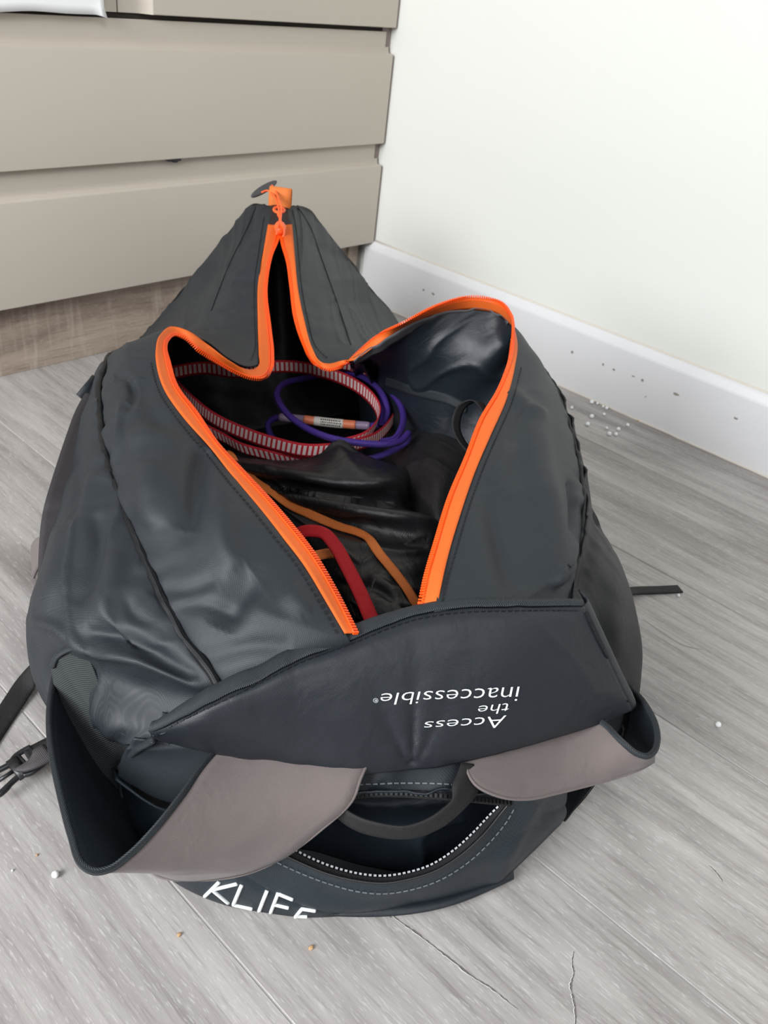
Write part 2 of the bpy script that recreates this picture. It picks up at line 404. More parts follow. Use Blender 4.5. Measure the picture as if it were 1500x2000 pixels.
def ribbon(name, A, B, mat, parent, step=0.004, nw=5, thick=0.0014, mats=None, up=True, ripple=0.0, uvlen=True, flip=None):
    """woven strip between two edge curves"""
    n = max(8, int(np.linalg.norm(np.diff(np.asarray(A), axis=0), axis=1).sum() / step))
    a = spl(A, n); b = spl(B, n)
    g = np.stack([a + (b-a)*s for s in np.linspace(0, 1, nw)], 1)
    if ripple:
        S, T = metric(g); g = g + normals(g) * (ripple * noise2(S*70, T*20))[..., None]
    return cloth(name, g, mat, parent, thick, up, mats)
def strip(name, C, hw, mat, parent, nrm=(0, 0, 1), step=0.004, thick=0.0014, nw=5, up=True, mats=None, dirv=None):
    """woven strip along a centre line; it lies across nrm, or stands along dirv"""
    n = max(8, int(np.linalg.norm(np.diff(np.asarray(C), axis=0), axis=1).sum() / step)); c = spl(C, n)
    if dirv is None:
        T = np.gradient(c, axis=0); s = np.cross(T, np.asarray(nrm, float)); s /= np.linalg.norm(s, axis=1, keepdims=True)
    else:
        s = spl(dirv, n) if np.ndim(dirv) == 2 else np.tile(np.asarray(dirv, float), (n, 1)); s /= np.linalg.norm(s, axis=1, keepdims=True)
    g = np.stack([c + s*hw*k for k in np.linspace(-1, 1, nw)], 1)
    return cloth(name, g, mat, parent, thick, up, mats)
def teeth(name, P, N, mat, parent, pitch=0.0021, r=0.0011, out=None):
    """zip coil: one small rounded bar per tooth along the edge"""
    P = evenly(P, pitch); T = np.gradient(P, axis=0); T /= np.linalg.norm(T, axis=1, keepdims=True)
    parts = []
    for i in range(len(P)):
        n = np.asarray(N[min(int(i*len(N)/len(P)), len(N)-1)]); n = n/np.linalg.norm(n); s = np.cross(T[i], n); s /= np.linalg.norm(s) + 1e-9
        parts.append(box(P[i], T[i]*pitch*0.27, s*r*1.5, n*r))
    o = obj(name, parts, mat, parent); o['kind'] = 'stuff'; return o
def stitches(name, meshes, px, mat, parent, dash=0.0042, gap=0.0022, w=0.00055, off=0.0009):
    c = spl(np.array([(x, y, 0) for x, y in px], float), 160)
    P, N = drape(meshes, [(q[0], q[1]) for q in c], off)
    ok = [(p, n) for p, n in zip(P, N) if p is not None]
    if len(ok) < 4: return None
    P = np.array([p for p, n in ok]); N = np.array([n for p, n in ok])
    d = np.linalg.norm(np.diff(P, axis=0), axis=1); k = np.concatenate([[0], np.cumsum(d)]); parts = []
    s = 0
    while s + dash < k[-1]:
        a = np.array([np.interp(s, k, P[:, c]) for c in range(3)]); b = np.array([np.interp(s+dash, k, P[:, c]) for c in range(3)])
        n = np.array([np.interp(s, k, N[:, c]) for c in range(3)]); n /= np.linalg.norm(n); t_ = b-a
        if np.linalg.norm(t_) < dash*1.6:
            sd = np.cross(t_, n); sd /= np.linalg.norm(sd)+1e-9; parts.append(box((a+b)/2, t_/2, sd*w, n*w*0.7))
        s += dash + gap
    o = obj(name, parts, mat, parent); o['kind'] = 'stuff'; return o

# ================================================================== THE ROOM
# floor of grey washed oak boards, running along the white wall
fl = link('floor', mesh('floor', *aabox(-4.2, 0.12, -4.2, 0.6, -0.03, -0.0016)[:2]), 'pale groove', smooth=False)
structure(fl, 'floor of grey washed oak boards')
seams = [-1.0765 + 0.2945*k for k in range(-6, 5)]
joint = [-0.5, -0.9, -0.4, -0.72, -1.62, -1.85, -0.62, -1.9, -1.62, -1.9]
for i in range(len(seams)-1):
    x0, x1 = seams[i] + 0.0007, min(seams[i+1] - 0.0007, 0.0)
    if x1 - x0 < 0.01: continue
    ys = [joint[i] + 1.9*k for k in range(-2, 3)]
    for a_, b_ in zip(ys[:-1], ys[1:]):
        a_, b_ = max(a_, -4.0), min(b_, 0.55)
        if b_ - a_ < 0.05: continue
        cx, cy = (x0+x1)/2, (a_+b_)/2
        V, F, U = aabox(x0-cx, x1-cx, a_+0.0006-cy, b_-0.0006-cy, -0.012, 0)
        p = link('plank', mesh('plank', V, F, U), 'grey washed oak', fl, (cx, cy, 0), smooth=False)
        m = p.modifiers.new('edge', 'BEVEL'); m.width = 0.0007; m.segments = 1; m.limit_method = 'ANGLE'
# printed cracks in the oak figure
parts = []; parts2 = []; rr = random.Random(11)
for pts, wd in (([(742,1768),(760,1782),(782,1800),(815,1823),(850,1850),(880,1873),(920,1905),(960,1930),(985,1950),(1012,1972)], .0011), ([(1121,1858),(1118,1882),(1121,1900),(1115,1925),(1120,1950),(1124,1975),(1123,2010)], .0012),
                ([(1385,1690),(1400,1705),(1412,1722)], .0010), ([(1255,1208),(1300,1240),(1340,1262),(1374,1268)], .0008), ([(765,1792),(752,1782)], .0012)):
    c = spl(np.array([W(x, y, 0.00025) for x, y in pts]), 60); T = np.gradient(c, axis=0); sd = np.cross(T, [0, 0, 1]); sd /= np.linalg.norm(sd, axis=1, keepdims=True)
    hw = np.array([wd*(0.35 + 0.75*rr.random())*math.sin(math.pi*(i+1)/61)**.4 for i in range(60)])[:, None]
    jit = np.array([0.0006*(rr.random()-.5) for i in range(60)])[:, None]
    for dst, o_, k in ((parts, 0.0, 1.0), (parts2, 1.2, 0.6)):
        l_ = c + sd*(jit + hw*(o_-k)); r_ = c + sd*(jit + hw*(o_+k)); V = list(l_) + list(r_)
        dst.append((V, [(i, i+1, 61+i, 60+i) for i in range(59)], None))
for nm, pt, mt in (('grain_crack', parts, 'crack grey'), ('grain_crack_light', parts2, 'pale groove')):
    o = obj(nm, pt, mt, fl); o['kind'] = 'stuff'
# right wall, its skirting board
wl = link('wall_right', mesh('wall_right', *aabox(0, 0.12, -4.2, 0.65, 0, 2.5)[:2]), 'white wall paint', smooth=False); structure(wl, 'plain white painted wall')
wb = link('wall_back', mesh('wall_back', *aabox(-4.2, 0.12, 0.6, 0.72, 0, 2.5)[:2]), 'white wall paint', smooth=False); structure(wb)
ZB = 0.1534
prof = [(0, 0), (-0.0175, 0), (-0.0175, ZB-0.020), (-0.0165, ZB-0.016), (-0.010, ZB-0.004), (-0.006, ZB-0.0005), (0, ZB)]
V = [(x, y, z) for y in (-4.2, 0.02) for x, z in prof]; k = len(prof)
F = [(i, i+1, k+i+1, k+i) for i in range(k-1)] + [tuple(range(k)), tuple(range(2*k-1, k-1, -1))]
bb = link('baseboard_right', mesh('baseboard_right', V, F), 'white gloss paint', smooth=False); structure(bb, 'white chamfered skirting board with small chips')
V, F, U = tube([(-0.0005, y, ZB+0.0005) for y in np.linspace(-4.1, 0.0, 40)], 0.0028, 6); link('sealant_bead', mesh('s', V, F), 'caulk', bb)
rr = random.Random(3)
V, F, U = tube([(-0.0185 - 0.0012*rr.random(), y, 0.0012+0.0006*rr.random()) for y in np.linspace(-4.1, 0.0, 200)], 0.0026, 6); link('sealant_strip', mesh('s', V, F), 'caulk', bb)
parts = []
for px, py, r_, ar in [(1118, 688, 5, 1), (1178, 712, 5, .7), (1199, 722, 3.5, 1.8), (1255, 743, 5, 1), (1237, 735, 2.5, 2), (1261, 775, 3.4, .5), (1321, 770, 4.5, 2.2), (1437, 817, 3.5, 2), (827, 566, 4.5, 1.2), (846, 574, 5, 1.5), (772, 652, 2.5, 1.5)]:
    c = WX(px, py, -0.0177); s = r_*0.0007; V = [c]
    for j in range(9):
        th = j*2*math.pi/9; q = s*(0.7+0.5*rr.random()); V.append(c + np.array([-0.0002, q*ar*math.cos(th), q*math.sin(th)]))
    V[0] = c + np.array([-0.0006, 0, 0])
    parts.append((V, [(0, 1+j, 1+(j+1) % 9) for j in range(9)], None))
o = obj('chip', parts, 'chip grey', bb); o['kind'] = 'stuff'

# ------------------------------------------------------------------ kitchen cabinet
ZP, ZL, ZLs, ZM, ZMs, ZU = 0.1504, 0.1504, 0.3395, 0.3904, 0.5819, 0.6364
XE = -0.0086
cab = thing('kitchen_cabinet', 'greige kitchen cabinet with wide handleless drawers beside the white wall', 'cabinet', (-1.2, 0.3, 0))
carc = obj('carcass', [aabox(-2.62, -0.012, 0.0215, 0.59, ZP, 1.3)], 'dark gap', cab)
obj('filler_strip', [aabox(-0.030, -0.0004, 0.0205, 0.06, ZP-0.004, 1.3), aabox(-0.0075, -0.0004, 0.004, 0.021, ZP+0.0, ZLs-.004), aabox(-0.0075, -0.0004, 0.004, 0.021, ZM+0.0, ZMs-.004), aabox(-0.0075, -0.0004, 0.004, 0.021, ZU, 1.3)], 'mauve filler', cab)
obj('plinth', [aabox(-2.62, -0.02, 0.0463, 0.064, 0, 0.152)], 'brown sawn oak', cab, bevel=0.001)
obj('plinth_end_strip', [aabox(-0.055, -0.0205, 0.040, 0.0463, 0, 0.152)], 'brown sawn oak', cab, bevel=0.001)
def jfront(name, x0, x1, z0, zs, zt, lipx):
    """drawer front: flat face, coved finger grip and a set-back lip along its top"""
    pr = [(0.0195, z0), (0.0012, z0), (0, z0+0.0012), (0, zs-0.0025), (0.0006, zs-0.0008), (0.002, zs)]
    pr += [(0.002 + 0.0145*math.sin(a)**0.9, zs + 0.004 - 0.0052*math.sin(2*a) + 0.010*(a/(math.pi/2))**2) for a in np.linspace(0.15, math.pi/2, 9)]
    k = len(pr)
    V = []; xs = [x0, x1]
    for x in xs: V += [(x, y, z) for y, z in pr] + [(x, 0.0195, pr[-1][1])]
    k += 1
    F = [(i, i+1, k+i+1, k+i) for i in range(k-1)] + [(k-1, 0, k, 2*k-1)] + [tuple(range(k-1, -1, -1)), tuple(range(k, 2*k))]
    o = link(name, mesh(name, V, F), 'greige lacquer', cab, smooth=False)
    e = o.modifiers.new('shade', 'EDGE_SPLIT'); e.split_angle = 0.6
    for p in o.data.polygons: p.use_smooth = len(p.vertices) == 4
    l = obj('grip_lip', [aabox(x0, lipx, 0.0165, 0.0195, pr[-1][1]-0.004, zt)], 'greige lacquer', o, bevel=0.0008)
    return o
jfront('drawer_front', -2.6, XE, ZL, ZLs, ZM+0.004, XE-0.0115)
jfront('drawer_front', -2.6, XE, ZM, ZMs, ZU-0.0095, XE-0.0115)
xd = WY(239, 15)[0]; xg0 = WY(280, 15)[0]; xg1 = WY(298, 15)[0]; xl = WY(204, 15)[0]
def vdoor(x0, x1, grip):
    """door: flat face with the finger grip down one edge; grip = -1 grip on its left edge, +1 on its right"""
    w = abs(xg1 - xd)
    d = obj('door', [aabox(x0 + (w if grip < 0 else 0), x1 - (w if grip > 0 else 0), 0, 0.0195, ZU, 1.28)], 'greige lacquer', cab, bevel=0.0015)
    xa = x0 if grip < 0 else x1 - w
    pr = []
    s = np.linspace(0, 1, 10)
    for q in s:
        dep = 0.0165 * (1 - max(0, (q-0.62)/0.38)**1.5)
        pr.append((q, dep))
    V = []; F = []
    for z in (ZU, 1.28):
        for q, dep in pr:
            x = xa + w*q if grip < 0 else xa + w*(1-q)
            V.append((x, dep, z))
        for q, dep in pr[::-1]:
            x = xa + w*q if grip < 0 else xa + w*(1-q)
            V.append((x, 0.0195, z))
    k = 20
    F = [(i, (i+1) % k, k+(i+1) % k, k+i) for i in range(k)] + [tuple(range(k)), tuple(range(2*k-1, k-1, -1))]
    g = link('grip_channel', mesh('grip_channel', V, F), 'greige lacquer', d)
    e = g.modifiers.new('shade', 'EDGE_SPLIT'); e.split_angle = 0.6
vdoor(xd + 0.0014, XE + 0.001, -1); vdoor(xd - 0.62, xd - 0.0014, 1)
bmp = WY(345, 312)
obj('rubber_bumper', [aabox(bmp[0]-0.017, bmp[0]+0.012, 0.001, 0.02, ZM-0.0045, ZM+0.002), aabox(bmp[0]-0.006, bmp[0]+0.005, 0.0015, 0.02, ZM-0.007, ZM)], 'black plastic', cab, bevel=0.0012)
# sheet of paper on the left door
pp = [WY(x, y, -0.0025) for x, y in [(-160, 20), (0, 25), (70, 22), (140, 27), (204, 29)]]
zt = 0.80
n = 40; low = spl(np.array(pp), n); A = np.stack([np.stack([low[:, 0], low[:, 1], low[:, 2]*(1-s) + zt*s], -1) for s in np.linspace(0, 1, 14)], 0)
A[0, -3:, 1] -= np.array([0.001, 0.004, 0.009]); A[0, -3:, 2] -= np.array([0.0, 0.0015, 0.004])
for a_ in range(14): A[a_, :, 0] = np.linspace(low[0, 0], low[-1, 0] + 0.004*0, n)
pap = cloth('paper_sheet', A, 'foam white', None, 0.0006, up=True)
tag(pap, 'white sheet of paper hung on the cabinet door above the drawers', 'paper')


# ================================================================== THE BAG
bag = thing('duffel_bag', 'large charcoal duffel bag standing open on the floor with orange zipper edges', 'bag', tuple(G(-0.05, 0.8, 0)))
CHAR = 'charcoal nylon'
# zipper: fabric edge and toothed edge, from the front up each side, round the lobes and up to the slider
ZL = [((676,1236,.300),(694,1236,.298)), ((640,1172,.310),(648,1144,.308)), ((596,1100,.318),(612,1084,.316)), ((556,1048,.322),(572,1032,.320)),
      ((508,988,.326),(524,976,.324)), ((460,932,.329),(468,916,.327)), ((412,872,.331),(424,868,.329)), ((360,812,.334),(380,804,.331)),
      ((324,760,.337),(344,756,.333)), ((308,708,.339),(328,706,.335)), ((307,680,.340),(322,678,.335)), ((315,654,.340),(326,664,.334)),
      ((338,639,.339),(342,653,.332)), ((368,648,.333),(362,660,.326)), ((400,671,.318),(388,684,.312)), ((440,702,.298),(426,708,.292)),
      ((474,720,.282),(462,727,.277)), ((496,722,.274),(490,738,.270)), ((507,714,.274),(512,739,.269)), ((508,696,.277),(528,722,.270)),
      ((508,680,.280),(531,690,.275)), ((506,624,.292),(526,640,.287)), ((506,552,.310),(519,560,.306)), ((516,492,.334),(530,497,.331)), ((521,466,.345),(541,470,.343)), ((526,438,.357),(547,440,.356))]
ZR = [((843,1212,.282),(814,1208,.280)), ((848,1197,.297),(819,1192,.295)), ((857,1148,.310),(833,1128,.308)), ((875,1073,.319),(853,1058,.317)), ((899,994,.329),(878,976,.327)),
      ((927,915,.338),(913,892,.336)), ((955,849,.347),(941,820,.346)), ((987,779,.357),(975,762,.356)), ((1005,714,.366),(994,712,.366)),
      ((1010,672,.370),(1000,680,.372)), ((1003,640,.372),(1003,645,.381)), ((994,628,.370),(998,616,.384)), ((969,609,.369),(973,590,.386)),
      ((927,602,.367),(927,581,.385)), ((857,611,.360),(861,595,.377)), ((787,639,.342),(790,629,.357)), ((740,670,.315),(741,655,.325)),
      ((690,703,.285),(697,690,.288)), ((668,705,.276),(672,712,.272)), ((644,711,.274),(642,722,.269)), ((625,707,.277),(615,709,.271)), ((608,680,.283),(594,672,.278)),
      ((592,624,.296),(577,620,.292)), ((580,560,.314),(569,560,.311)), ((575,508,.332),(562,512,.329)), ((571,470,.345),(551,472,.343)), ((568,438,.357),(547,440,.356))]
def toward(P, d):
    v = CP - P; return P + v/np.linalg.norm(v, axis=-1, keepdims=True)*d
def side(z, i, a=0, b=None): return PX([q[i] for q in z[a:b]])
REG_L, REG_R, REG_F, REG_PAD, REG_POCK = [], [], [], [], []

# --- left panel: from the front under the flap to behind the left lobe
LP = [[(705,1300,.262),(560,1345,.245),(428,1405,.215)],
      [(678,1240,.297),(555,1285,.283),(428,1342,.252)],
      [(640,1172,.310),(495,1222,.298),(352,1232,.272)],
      [(596,1100,.318),(455,1125,.312),(318,1168,.282)],
      [(556,1048,.322),(425,1070,.320),(292,1112,.287)],
      [(508,988,.326),(378,1005,.327),(250,1010,.292)],
      [(460,932,.329),(340,940,.332),(222,935,.294)],
      [(412,872,.331),(305,876,.334),(203,872,.294)],
      [(360,812,.334),(277,812,.335),(196,808,.294)],
      [(324,760,.337),(258,758,.334),(193,752,.292)],
      [(308,708,.339),(254,702,.332),(205,716,.287)],
      [(307,680,.340),(254,682,.328),(212,698,.281)],
      [(315,654,.340),(262,673,.320),(222,690,.272)],
      [(338,639,.339),(285,664,.300),(240,690,.250)]]
A = patch([PX(r) for r in LP], 150, 90)
A = wrinkle(A, 0.0040, 8, 0.0019, 48, 'R', 1, 0.045, 1.0, hold='L')
A = dent(A, [([(400, 872), (382, 940), (364, 1032)], 25.5, -15.3), ([(300, 905), (292, 960), (300, 1030)], 27.2, 10.2), ([(440, 985), (438, 1060), (470, 1110)], 28.9, 8.5), ([(500, 1130), (455, 1170), (425, 1225)], 28.9, -11.9), ([(318, 1150), (370, 1150), (420, 1130)], 12.8, -3.4), ([(335, 1190), (400, 1180), (465, 1205)], 14.9, -4.2), ([(400, 1290), (470, 1265), (570, 1262)], 21.2, -5.1), ([(560, 1150), (600, 1200)], 25.5, 6.8), ([(222, 735), (243, 735), (258, 765), (246, 800)], 8.5, -6.8), ([(236, 790), (232, 860), (222, 910)], 6.0, 6.0), ([(250, 860), (300, 850), (350, 870)], 17.0, 6.8), ([(270, 740), (290, 790), (330, 850)], 22.1, -5.1)])
cloth('left_panel', A, None, bag, mats=[CHAR, 'shaded inner nylon'], register=REG_L)
# --- left side panel down to the floor
LS = [[(240,690,.250),(215,705,.232),('g',-.40,1.00,.12),('g',-.36,1.02,0)],
      [(212,698,.281),(192,722,.26),('g',-.405,.95,.12),('g',-.37,.95,0)],
      [(196,760,.291),(172,795,.268),('g',-.402,.88,.13),('g',-.37,.88,0)],
      [(203,872,.294),(178,885,.282),(148,905,.255),('g',-.385,.79,.13),('g',-.355,.80,0)],
      [(222,935,.294),(180,950,.283),(127,955,.245),('g',-.37,.74,.13),('g',-.345,.76,0)],
      [(250,1010,.292),(180,1025,.280),(112,1012,.236),('g',-.36,.70,.12),('g',-.33,.72,0)],
      [(292,1112,.287),(200,1110,.276),(84,1108,.222),('g',-.345,.655,.11),('g',-.32,.69,0)],
      [(318,1168,.280),(200,1160,.270),(64,1168,.212),('g',-.335,.625,.11),('g',-.31,.66,0)],
      [(352,1232,.271),(215,1215,.262),(58,1205,.203),('g',-.325,.605,.10),('g',-.30,.64,0)],
      [(385,1285,.262),(245,1250,.258),(150,1240,.240),(74,1250,.188),('g',-.31,.59,.10),('g',-.29,.62,0)],
      [(428,1342,.250),(300,1312,.248),(175,1266,.234),(92,1290,.174),('g',-.29,.57,.09),('g',-.28,.60,0)],
      [(428,1375,.232),(320,1352,.226),(200,1310,.212),(135,1310,.170),('g',-.27,.56,.08),('g',-.26,.58,0)],
      [(420,1410,.216),(300,1420,.203),(222,1426,.190),(170,1400,.150),('g',-.24,.545,.07),('g',-.24,.56,0)],
      [(330,1452,.200),(280,1450,.192),(240,1455,.178),(215,1450,.130),('g',-.215,.53,.06),('g',-.22,.55,0)]]
A = patch([PX(r) for r in LS], 150, 110)
A = wrinkle(A, 0.0034, 9, 0.0022, 50, 'L', 2, 0.045, 0.2)
A = dent(A, [([(188, 1000), (184, 1087), (143, 1178)], 18.1, -10.0), ([(118, 1030), (110, 1110), (80, 1190)], 20.9, 6.2), ([(225, 1080), (215, 1150), (190, 1210)], 20.9, 6.2), ([(60, 1212), (112, 1226), (160, 1262), (280, 1292), (400, 1345)], 9.5, 7.5), ([(165, 1236), (240, 1246), (330, 1290), (385, 1320)], 15.2, -11.2), ([(250, 1170), (262, 1200), (300, 1215)], 11.4, -3.5), ([(262, 1110), (280, 1108), (296, 1112)], 7.9, 2.7), ([(290, 1150), (312, 1160), (330, 1190)], 9.1, -3.5), ([(150, 900), (148, 960), (140, 1010)], 11.4, -6.2)])
cloth('left_side_panel', A, None, bag, mats=[CHAR, 'shaded inner nylon'], register=REG_L)
# rolled seam between them
c = spl(PX([r[-1] for r in LP]), 220); c = c + np.stack([0.0006*noise2(np.arange(220)*.35, np.full(220, 2.)), 0.0006*noise2(np.arange(220)*.3, np.full(220, 5.)), 0.0012*noise2(np.arange(220)*.25, np.full(220, 8.)) - 0.0012], 1)
V, F, U = tube(c, 0.0013, 7); link('seam_piping', mesh('seam_piping', V, F, U), 'dark thread', bag)
V, F, U = tube(c - (CP-c)/np.linalg.norm(CP-c, axis=1, keepdims=True)*0.005, 0.0045, 8); link('seam_allowance', mesh('seam_allowance', V, F, U), 'shaded inner nylon', bag)

# --- right panel
RP = [[(815,1275,.262),(960,1290,.250),(1106,1290,.222)],
      [(847,1199,.302),(970,1215,.292),(1110,1195,.262)],
      [(857,1148,.310),(975,1160,.304),(1117,1150,.272)],
      [(875,1073,.319),(995,1085,.317),(1130,1086,.280)],
      [(899,994,.329),(1012,1000,.329),(1139,1030,.286)],
      [(927,915,.338),(1030,920,.338),(1141,968,.288)],
      [(955,849,.347),(1044,862,.343),(1132,905,.290)],
      [(987,779,.357),(1056,795,.347),(1118,850,.293)],
      [(1005,714,.366),(1050,730,.353),(1094,782,.299)],
      [(1010,672,.370),(1042,692,.358),(1066,728,.306)],
      [(1003,640,.372),(1028,668,.358),(1048,700,.310)],
      [(994,628,.370),(1006,640,.364),(1016,668,.315)],
      [(969,609,.369),(975,620,.362),(985,655,.315)]]
A = patch([PX(r) for r in RP], 150, 90)
A = wrinkle(A, 0.0026, 8, 0.0016, 48, 'R', 3, 0.035, 0.5, hold='L')
A = dent(A, [([(1040, 800), (1050, 900), (1078, 1040), (1090, 1140)], 30.6, 13.6), ([(958, 960), (985, 1060), (1010, 1150)], 28.9, -10.2), ([(1112, 940), (1118, 985), (1108, 1040)], 8.5, -10.2), ([(1000, 760), (1030, 800), (1060, 820)], 13.6, 6.8), ([(1000, 870), (960, 940)], 17.0, 5.1), ([(1075, 1150), (1105, 1090), (1120, 1060)], 8.5, 6.8)])
cloth('right_panel', A, None, bag, mats=[CHAR, 'shaded inner nylon'], register=REG_R)
RS = [[(985,655,.315),('g',.165,1.18,.2),('g',.15,1.16,.1),('g',.14,1.14,0)],
      [(1066,728,.306),('g',.205,1.10,.2),('g',.19,1.08,.1),('g',.17,1.06,0)],
      [(1118,850,.293),(1124,880,.268),('g',.222,.95,.12),('g',.20,.94,0)],
      [(1138,950,.287),(1150,985,.262),('g',.238,.84,.12),('g',.215,.83,0)],
      [(1139,1030,.286),(1165,1035,.268),(1180,1060,.232),('g',.25,.78,.11),('g',.225,.77,0)],
      [(1130,1086,.280),(1175,1095,.262),(1206,1110,.222),('g',.258,.74,.11),('g',.235,.73,0)],
      [(1117,1150,.272),(1180,1155,.255),(1230,1165,.208),('g',.265,.69,.10),('g',.24,.69,0)],
      [(1110,1195,.262),(1190,1210,.238),(1246,1225,.190),('g',.27,.665,.09),('g',.245,.66,0)],
      [(1108,1230,.245),(1190,1262,.218),(1250,1295,.172),('g',.27,.645,.08),('g',.245,.64,0)],
      [(1106,1290,.222),(1180,1330,.195),(1242,1370,.150),('g',.262,.625,.07),('g',.242,.625,0)],
      [(1100,1400,.190),(1170,1420,.170),(1215,1430,.120),('g',.25,.61,.05),('g',.24,.618,0)]]
A = patch([PX(r) for r in RS], 130, 90)
A = wrinkle(A, 0.0036, 9, 0.0028, 50, 'L', 4, 0.04, 0.3)
A = dent(A, [([(1160, 1000), (1150, 1080), (1130, 1160)], 12, -4), ([(1190, 1080), (1200, 1180), (1195, 1280)], 22, 5), ([(1170, 1290), (1190, 1330), (1230, 1350)], 10, -5)])
cloth('right_side_panel', A, None, bag, mats=[CHAR, 'shaded inner nylon'], register=REG_R)
c = spl(PX([r[-1] for r in RP[:-3]]), 160); c[:, 2] += 0.001*noise2(np.arange(160)*.25, np.full(160, 3.)) - 0.001
V, F, U = tube(c, 0.0012, 7); link('seam_piping', mesh('seam_piping', V, F, U), 'dark thread', bag)
V, F, U = tube(c - (CP-c)/np.linalg.norm(CP-c, axis=1, keepdims=True)*0.005, 0.0045, 8); link('seam_allowance', mesh('seam_allowance', V, F, U), 'shaded inner nylon', bag)

# --- inner face of the far right wall under the right lobe
IW = [[(1005,642,.371),(988,700,.31),('g',.165,1.08,.12),('g',.15,1.05,.01)],
      [(969,609,.369),(965,690,.32),(930,800,.22),('g',.12,1.12,.10),('g',.11,1.08,.01)],
      [(927,602,.367),(915,685,.315),(870,790,.22),('g',.07,1.15,.10),('g',.06,1.11,.01)],
      [(857,611,.360),(845,685,.305),(810,775,.215),('g',.02,1.19,.10),('g',.02,1.14,.01)],
      [(787,639,.342),(780,690,.288),(755,752,.20),('g',-.03,1.27,.10),('g',-.03,1.25,.01)],
      [(740,670,.315),(736,696,.268),(722,726,.205),(708,748,.165),(700,766,.135)],
      [(690,703,.285),(689,707,.27),(688,711,.255),(687,716,.24),(686,720,.225)]]
A = patch([PX(r) for r in IW], 90, 90)
A = wrinkle(A, 0.0050, 11, 0.002, 50, 'L', 5, 0.03, 0.9, up=None, hold='L')
IWm = []
cloth('inner_lining', A, 'lining nylon', bag, register=IWm)
# grosgrain under the zipper and the lining's taped seam
GA = toward(PX([(690,704,.286),(740,672,.314),(787,641,.341),(857,613,.359),(927,604,.366),(969,611,.368),(992,629,.369)]), 0.005)
GBn = toward(PX([(694,712,.270),(742,690,.292),(790,660,.318),(858,631,.337),(927,620,.344),(968,627,.346),(989,644,.348)]), 0.011)
ribbon('gathered_binding', GA, GBn, 'gathered grosgrain', bag, ripple=0.0022)
P, N = drape(IWm, [(752,744),(775,751),(800,760),(840,770),(875,779),(912,797)], 0.002)
P = [p for p in P if p is not None]
if len(P) > 3: strip('lining_seam_tape', P, 0.0075, 'binding tape', bag, dirv=(0.0, 0.1, 1.0))

# --- back flaps rising to the peak
FL = [[(505,712,.274),(475,716,.281),(442,698,.297),(403,667,.317),(350,648,.325),(300,662,.24),(262,690,.13)],
      [(508,690,.278),(465,680,.285),(420,660,.285),(370,635,.25),(320,640,.19),(272,664,.125)],
      [(506,624,.292),(455,618,.286),(410,608,.262),(360,600,.20),(318,610,.155)],
      [(506,552,.310),(468,548,.302),(438,545,.285),(405,545,.24),(370,548,.205)],
      [(508,520,.324),(480,512,.318),(454,508,.303),(430,506,.28),(402,508,.258)],
      [(513,492,.334),(490,482,.329),(470,478,.318),(450,474,.30),(430,474,.285)],
      [(526,440,.356),(507,432,.352),(490,428,.345),(474,424,.335),(462,436,.320)],
      [(529,402,.371),(518,400,.370),(506,399,.366),(496,400,.360),(488,402,.352)]]
A = patch([PX(r) for r in FL], 90, 90)
A = wrinkle(A, 0.0030, 11, 0.002, 60, 'L', 6, 0.03, 0.5, hold='L')
A = dent(A, [([(440,520),(470,505),(505,515)],9,3),([(440,560),(470,548),(505,556)],9,-3.5),([(420,610),(450,585),(500,590)],12,3),([(400,640),(450,640),(490,660)],12,-4),([(360,600),(400,560),(430,520)],14,-3)])
cloth('back_flap', A, None, bag, mats=[CHAR, 'shaded inner nylon'], register=REG_F)
FR = [[(625,707,.276),(646,711,.273),(670,704,.275),(695,690,.27),(735,664,.21),(780,640,.13)],
      [(606,676,.284),(640,670,.274),(675,650,.255),(715,624,.20),(764,606,.15)],
      [(592,624,.296),(625,616,.284),(655,600,.262),(690,580,.22),(727,567,.185)],
      [(580,560,.314),(608,552,.305),(636,540,.288),(662,524,.262),(688,514,.238)],
      [(575,508,.332),(598,500,.325),(618,490,.312),(636,480,.298),(655,474,.284)],
      [(568,440,.356),(584,434,.353),(598,430,.345),(609,427,.338),(618,427,.330)],
      [(562,402,.371),(572,401,.370),(580,401,.367),(588,403,.362),(596,406,.356)]]
A = patch([PX(r) for r in FR], 90, 80)
A = wrinkle(A, 0.0030, 11, 0.002, 60, 'L', 8, 0.03, 0.4, hold='L')
A = dent(A, [([(600,470),(640,490),(680,510)],9,-3.5),([(625,560),(660,548),(715,545)],11,3.5),([(640,600),(690,590),(730,590)],11,-3.5),([(620,640),(660,650),(710,620)],13,3)])
cloth('back_flap', A, None, bag, mats=[CHAR, 'shaded inner nylon'], register=REG_F)
A = patch([PX([(526,442,.355),(547,440,.354),(568,442,.355)]), PX([(528,420,.364),(547,419,.364),(566,420,.364)]), PX([(529,401,.372),(546,400,.373),(562,401,.372)])], 14, 14)
cloth('zipper_end_patch', A, 'flap nylon', bag, register=REG_F)
